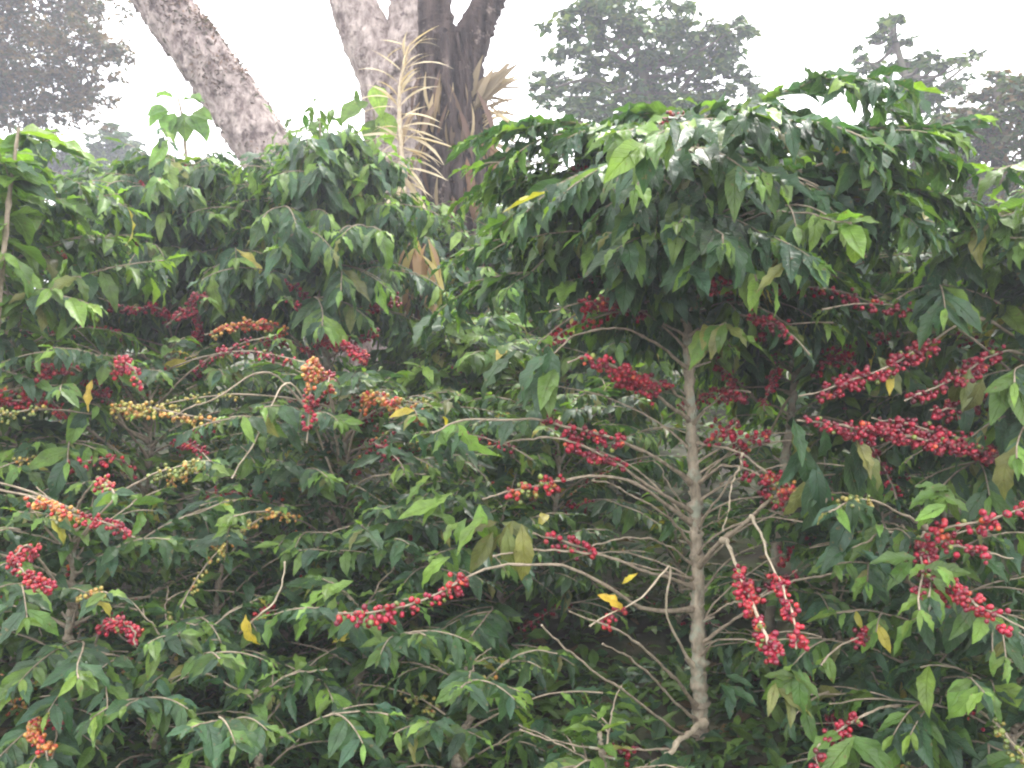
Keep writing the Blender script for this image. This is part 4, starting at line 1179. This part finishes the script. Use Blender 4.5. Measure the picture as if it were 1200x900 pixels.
BROWN = [(0.07, 0.055, 0.02), (0.12, 0.08, 0.03), (0.045, 0.06, 0.02), (0.15, 0.11, 0.04), (0.05, 0.065, 0.02)]
GREEN = [(0.03, 0.085, 0.018), (0.05, 0.11, 0.02), (0.025, 0.055, 0.018), (0.1, 0.15, 0.03)]
far_tree('shade_tree', 'tall tree with dense brownish hanging foliage in the top left corner', 15.0,
         [(-60, -40, 90, 70), (20, -30, 70, 60), (80, -10, 40, 40), (40, 40, 60, 45), (90, 50, 45, 30), (-20, 60, 70, 50), (60, 95, 50, 32), (100, 85, 30, 30), (20, 110, 50, 28), (-40, 120, 60, 40), (80, 125, 32, 18), (118, 60, 20, 18), (110, 20, 20, 30), (30, 140, 26, 14), (96, 108, 22, 22)],
         [(-40, 420, 15), (-35, 200, 15), (-20, 60, 15), (0, -120, 15)], [], 26000, 0.095, BROWN, 71, 0.8, r0=0.3)
far_tree('shade_tree', 'tree with loose grey green layers of foliage behind the umbrella crown', 13.0,
         [(690, 10, 45, 14), (720, 35, 40, 16), (660, 35, 25, 12), (668, 62, 32, 12), (745, 25, 35, 18), (700, 75, 35, 14), (650, 95, 30, 14), (690, 105, 40, 14), (760, 55, 45, 22), (800, 45, 40, 24), (845, 40, 30, 18), (830, 70, 40, 22), (790, 85, 50, 20), (850, 90, 30, 16),
          (640, 112, 22, 8), (725, 105, 35, 16), (780, 118, 50, 18), (840, 115, 40, 16), (868, 30, 12, 10), (720, -8, 40, 12), (700, 132, 50, 16), (780, 140, 60, 20), (660, 128, 30, 12), (840, 140, 40, 18)],
         [(780, 420, 13), (775, 200, 13), (760, 110, 13), (735, 20, 13)], [([(770, 150, 13), (810, 90, 13), (850, 50, 13)], 0.05), ([(765, 140, 13), (700, 95, 13), (640, 105, 13)], 0.05), ([(755, 90, 13), (700, 50, 13), (665, 35, 13)], 0.04)], 10500, 0.12, GREEN, 72, 0.6, r0=0.14)
far_tree('shade_tree', 'thin tree with sparse open foliage above the right crown', 12.0,
         [(1030, 30, 16, 12), (1050, 25, 10, 8), (1015, 48, 16, 10), (1045, 55, 22, 10), (1010, 75, 18, 14), (1035, 85, 25, 12), (1065, 75, 22, 12), (1085, 60, 18, 8), (1060, 105, 35, 14), (1100, 75, 20, 10), (1120, 95, 25, 12), (1140, 70, 14, 7), (1125, 68, 10, 6), (1050, 120, 30, 10), (1090, 118, 30, 14), (1148, 62, 9, 5), (1155, 92, 14, 8), (1060, 145, 40, 18), (1035, 165, 36, 18), (1080, 185, 50, 26), (1110, 150, 36, 18)],
         [(1085, 420, 12), (1075, 250, 12), (1068, 130, 12), (1045, 30, 12)], [([(1070, 140, 12), (1110, 95, 12), (1150, 65, 12)], 0.035), ([(1066, 120, 12), (1030, 80, 12), (1005, 70, 12)], 0.03)], 3600, 0.11, GREEN, 73, 0.4, r0=0.1)
far_tree('shade_tree', 'dense brownish green tree behind the crowns at the right edge', 10.5,
         [(1190, 105, 30, 16), (1150, 112, 32, 14), (1215, 130, 40, 30), (1160, 140, 45, 24), (1120, 150, 32, 20), (1190, 165, 45, 24), (1140, 180, 50, 26), (1100, 200, 40, 30), (1180, 205, 50, 30), (1130, 225, 50, 28), (1190, 245, 50, 30), (1250, 180, 50, 60), (1090, 165, 26, 20), (1075, 225, 30, 25), (1120, 265, 50, 26), (1060, 260, 36, 26), (1190, 285, 50, 26), (1215, 85, 30, 14)],
         [(1165, 440, 10.5), (1168, 300, 10.5), (1170, 180, 10.5), (1172, 90, 10.5)], [], 13000, 0.1, BROWN + GREEN, 74, 0.5, r0=0.14)
far_tree('shade_tree', 'small round dark tree far off left of the leaning trunk', 22.0,
         [(135, 165, 22, 16), (150, 172, 16, 14), (118, 180, 22, 16), (145, 195, 30, 16), (130, 152, 10, 7)],
         [(140, 330, 22), (138, 200, 22), (135, 160, 22)], [], 3500, 0.14, GREEN, 75, 0.5, r0=0.14)
far_tree('shade_tree', 'low dark bushy tree far off beside the light leaved left edge', 20.0,
         [(70, 185, 22, 12), (85, 200, 25, 18), (55, 205, 22, 18), (100, 210, 25, 18), (20, 200, 30, 18)],
         [(75, 330, 20), (75, 230, 20), (75, 190, 20)], [], 3500, 0.14, [(0.04, 0.05, 0.04), (0.03, 0.045, 0.03)], 76, 0.5, r0=0.14)
far_tree('shade_tree', 'small hazy tree in the gap right of the dark trunk', 16.0,
         [(590, 195, 26, 18), (575, 215, 24, 20), (610, 215, 26, 20), (600, 178, 12, 8), (640, 220, 30, 24)],
         [(600, 330, 16), (598, 240, 16), (592, 190, 16)], [], 3500, 0.11, GREEN, 77, 0.5, r0=0.12)

# a few near leaves reaching in at the right edge
p = shrub('coffee tree outside the right edge with a bright shoot reaching in', 1275, 2.45, 165, 0.32, 60, fruit=(0.1, ['dark']), leafsize=0.15, z0=1.5, step=0.06, droop=0.5, colfn=C_BRIGHT, name='coffee_tree')

# ================================================================== haze
def build_haze():
    x0, x1, y0, y1, z0, z1 = -235, 235, -175, 275, -8, 11.5
    V = [(x0, y0, z0), (x1, y0, z0), (x1, y1, z0), (x0, y1, z0), (x0, y0, z1), (x1, y0, z1), (x1, y1, z1), (x0, y1, z1)]
    Q = [(3, 2, 1, 0), (4, 5, 6, 7), (0, 1, 5, 4), (1, 2, 6, 5), (2, 3, 7, 6), (3, 0, 4, 7)]
    m, nt = new_mat('haze_air')
    out = node(nt, 'ShaderNodeOutputMaterial')
    pv = node(nt, 'ShaderNodeVolumePrincipled')
    pv.inputs['Color'].default_value = (0.88, 0.89, 1.0, 1)
    pv.inputs['Density'].default_value = 0.007
    pv.inputs['Anisotropy'].default_value = 0.3
    nt.links.new(pv.outputs[0], out.inputs['Volume'])
    mb = MB(); mb.add(V, Q)
    o = mb.build('haze', m, smooth=False)
    o['kind'] = 'stuff'


build_haze()

# ================================================================== light, sky, camera
SUN_EL, SUN_AZ = math.radians(54), math.radians(18)      # high, ahead of the camera and a little right
w = bpy.data.worlds.new('World')
SC.world = w
w.use_nodes = True
nt = w.node_tree
nt.nodes.clear()
sky = node(nt, 'ShaderNodeTexSky', sky_type='NISHITA')
sky.sun_disc = False
sky.sun_elevation = SUN_EL
sky.sun_rotation = SUN_AZ
sky.air_density = 1.0
sky.dust_density = 6.0
mix = node(nt, 'ShaderNodeMixRGB')
mix.inputs[0].default_value = 0.75
mix.inputs[2].default_value = (17.0, 17.0, 17.2, 1)            # the white cloud deck
bg = node(nt, 'ShaderNodeBackground'); bg.inputs['Strength'].default_value = 0.15
wo = node(nt, 'ShaderNodeOutputWorld')
nt.links.new(sky.outputs[0], mix.inputs[1]); nt.links.new(mix.outputs[0], bg.inputs['Color']); nt.links.new(bg.outputs[0], wo.inputs['Surface'])

sl = bpy.data.lights.new('sun', 'SUN')
sl.energy = 1.5
sl.angle = math.radians(12)
sl.color = (1.0, 0.96, 0.9)
so = bpy.data.objects.new('sun', sl)
COL.objects.link(so)
from mathutils import Vector
dirv = Vector((math.sin(SUN_AZ) * math.cos(SUN_EL), math.cos(SUN_AZ) * math.cos(SUN_EL), math.sin(SUN_EL)))
so.rotation_euler = dirv.to_track_quat('Z', 'Y').to_euler()
so.location = (0, 0, 20)

cam = bpy.data.cameras.new('camera')
cam.angle = math.radians(60)
cam.sensor_fit = 'HORIZONTAL'
cam.clip_end = 2000
co = bpy.data.objects.new('camera', cam)
COL.objects.link(co)
co.location = (0, 0, CAMZ)
co.rotation_euler = (math.radians(90), 0, 0)
SC.camera = co

vs = SC.view_settings
vs.view_transform = 'Standard'
vs.look = 'None'
vs.exposure = 1.15
vs.gamma = 1.0
cy = SC.cycles
cy.max_bounces = 7
cy.diffuse_bounces = 3
cy.glossy_bounces = 2
cy.transmission_bounces = 4
cy.volume_bounces = 2
cy.use_denoising = True
cy.pixel_filter_type = 'BLACKMAN_HARRIS'
cy.filter_width = 2.2

print('LEAVES', NLEAF)
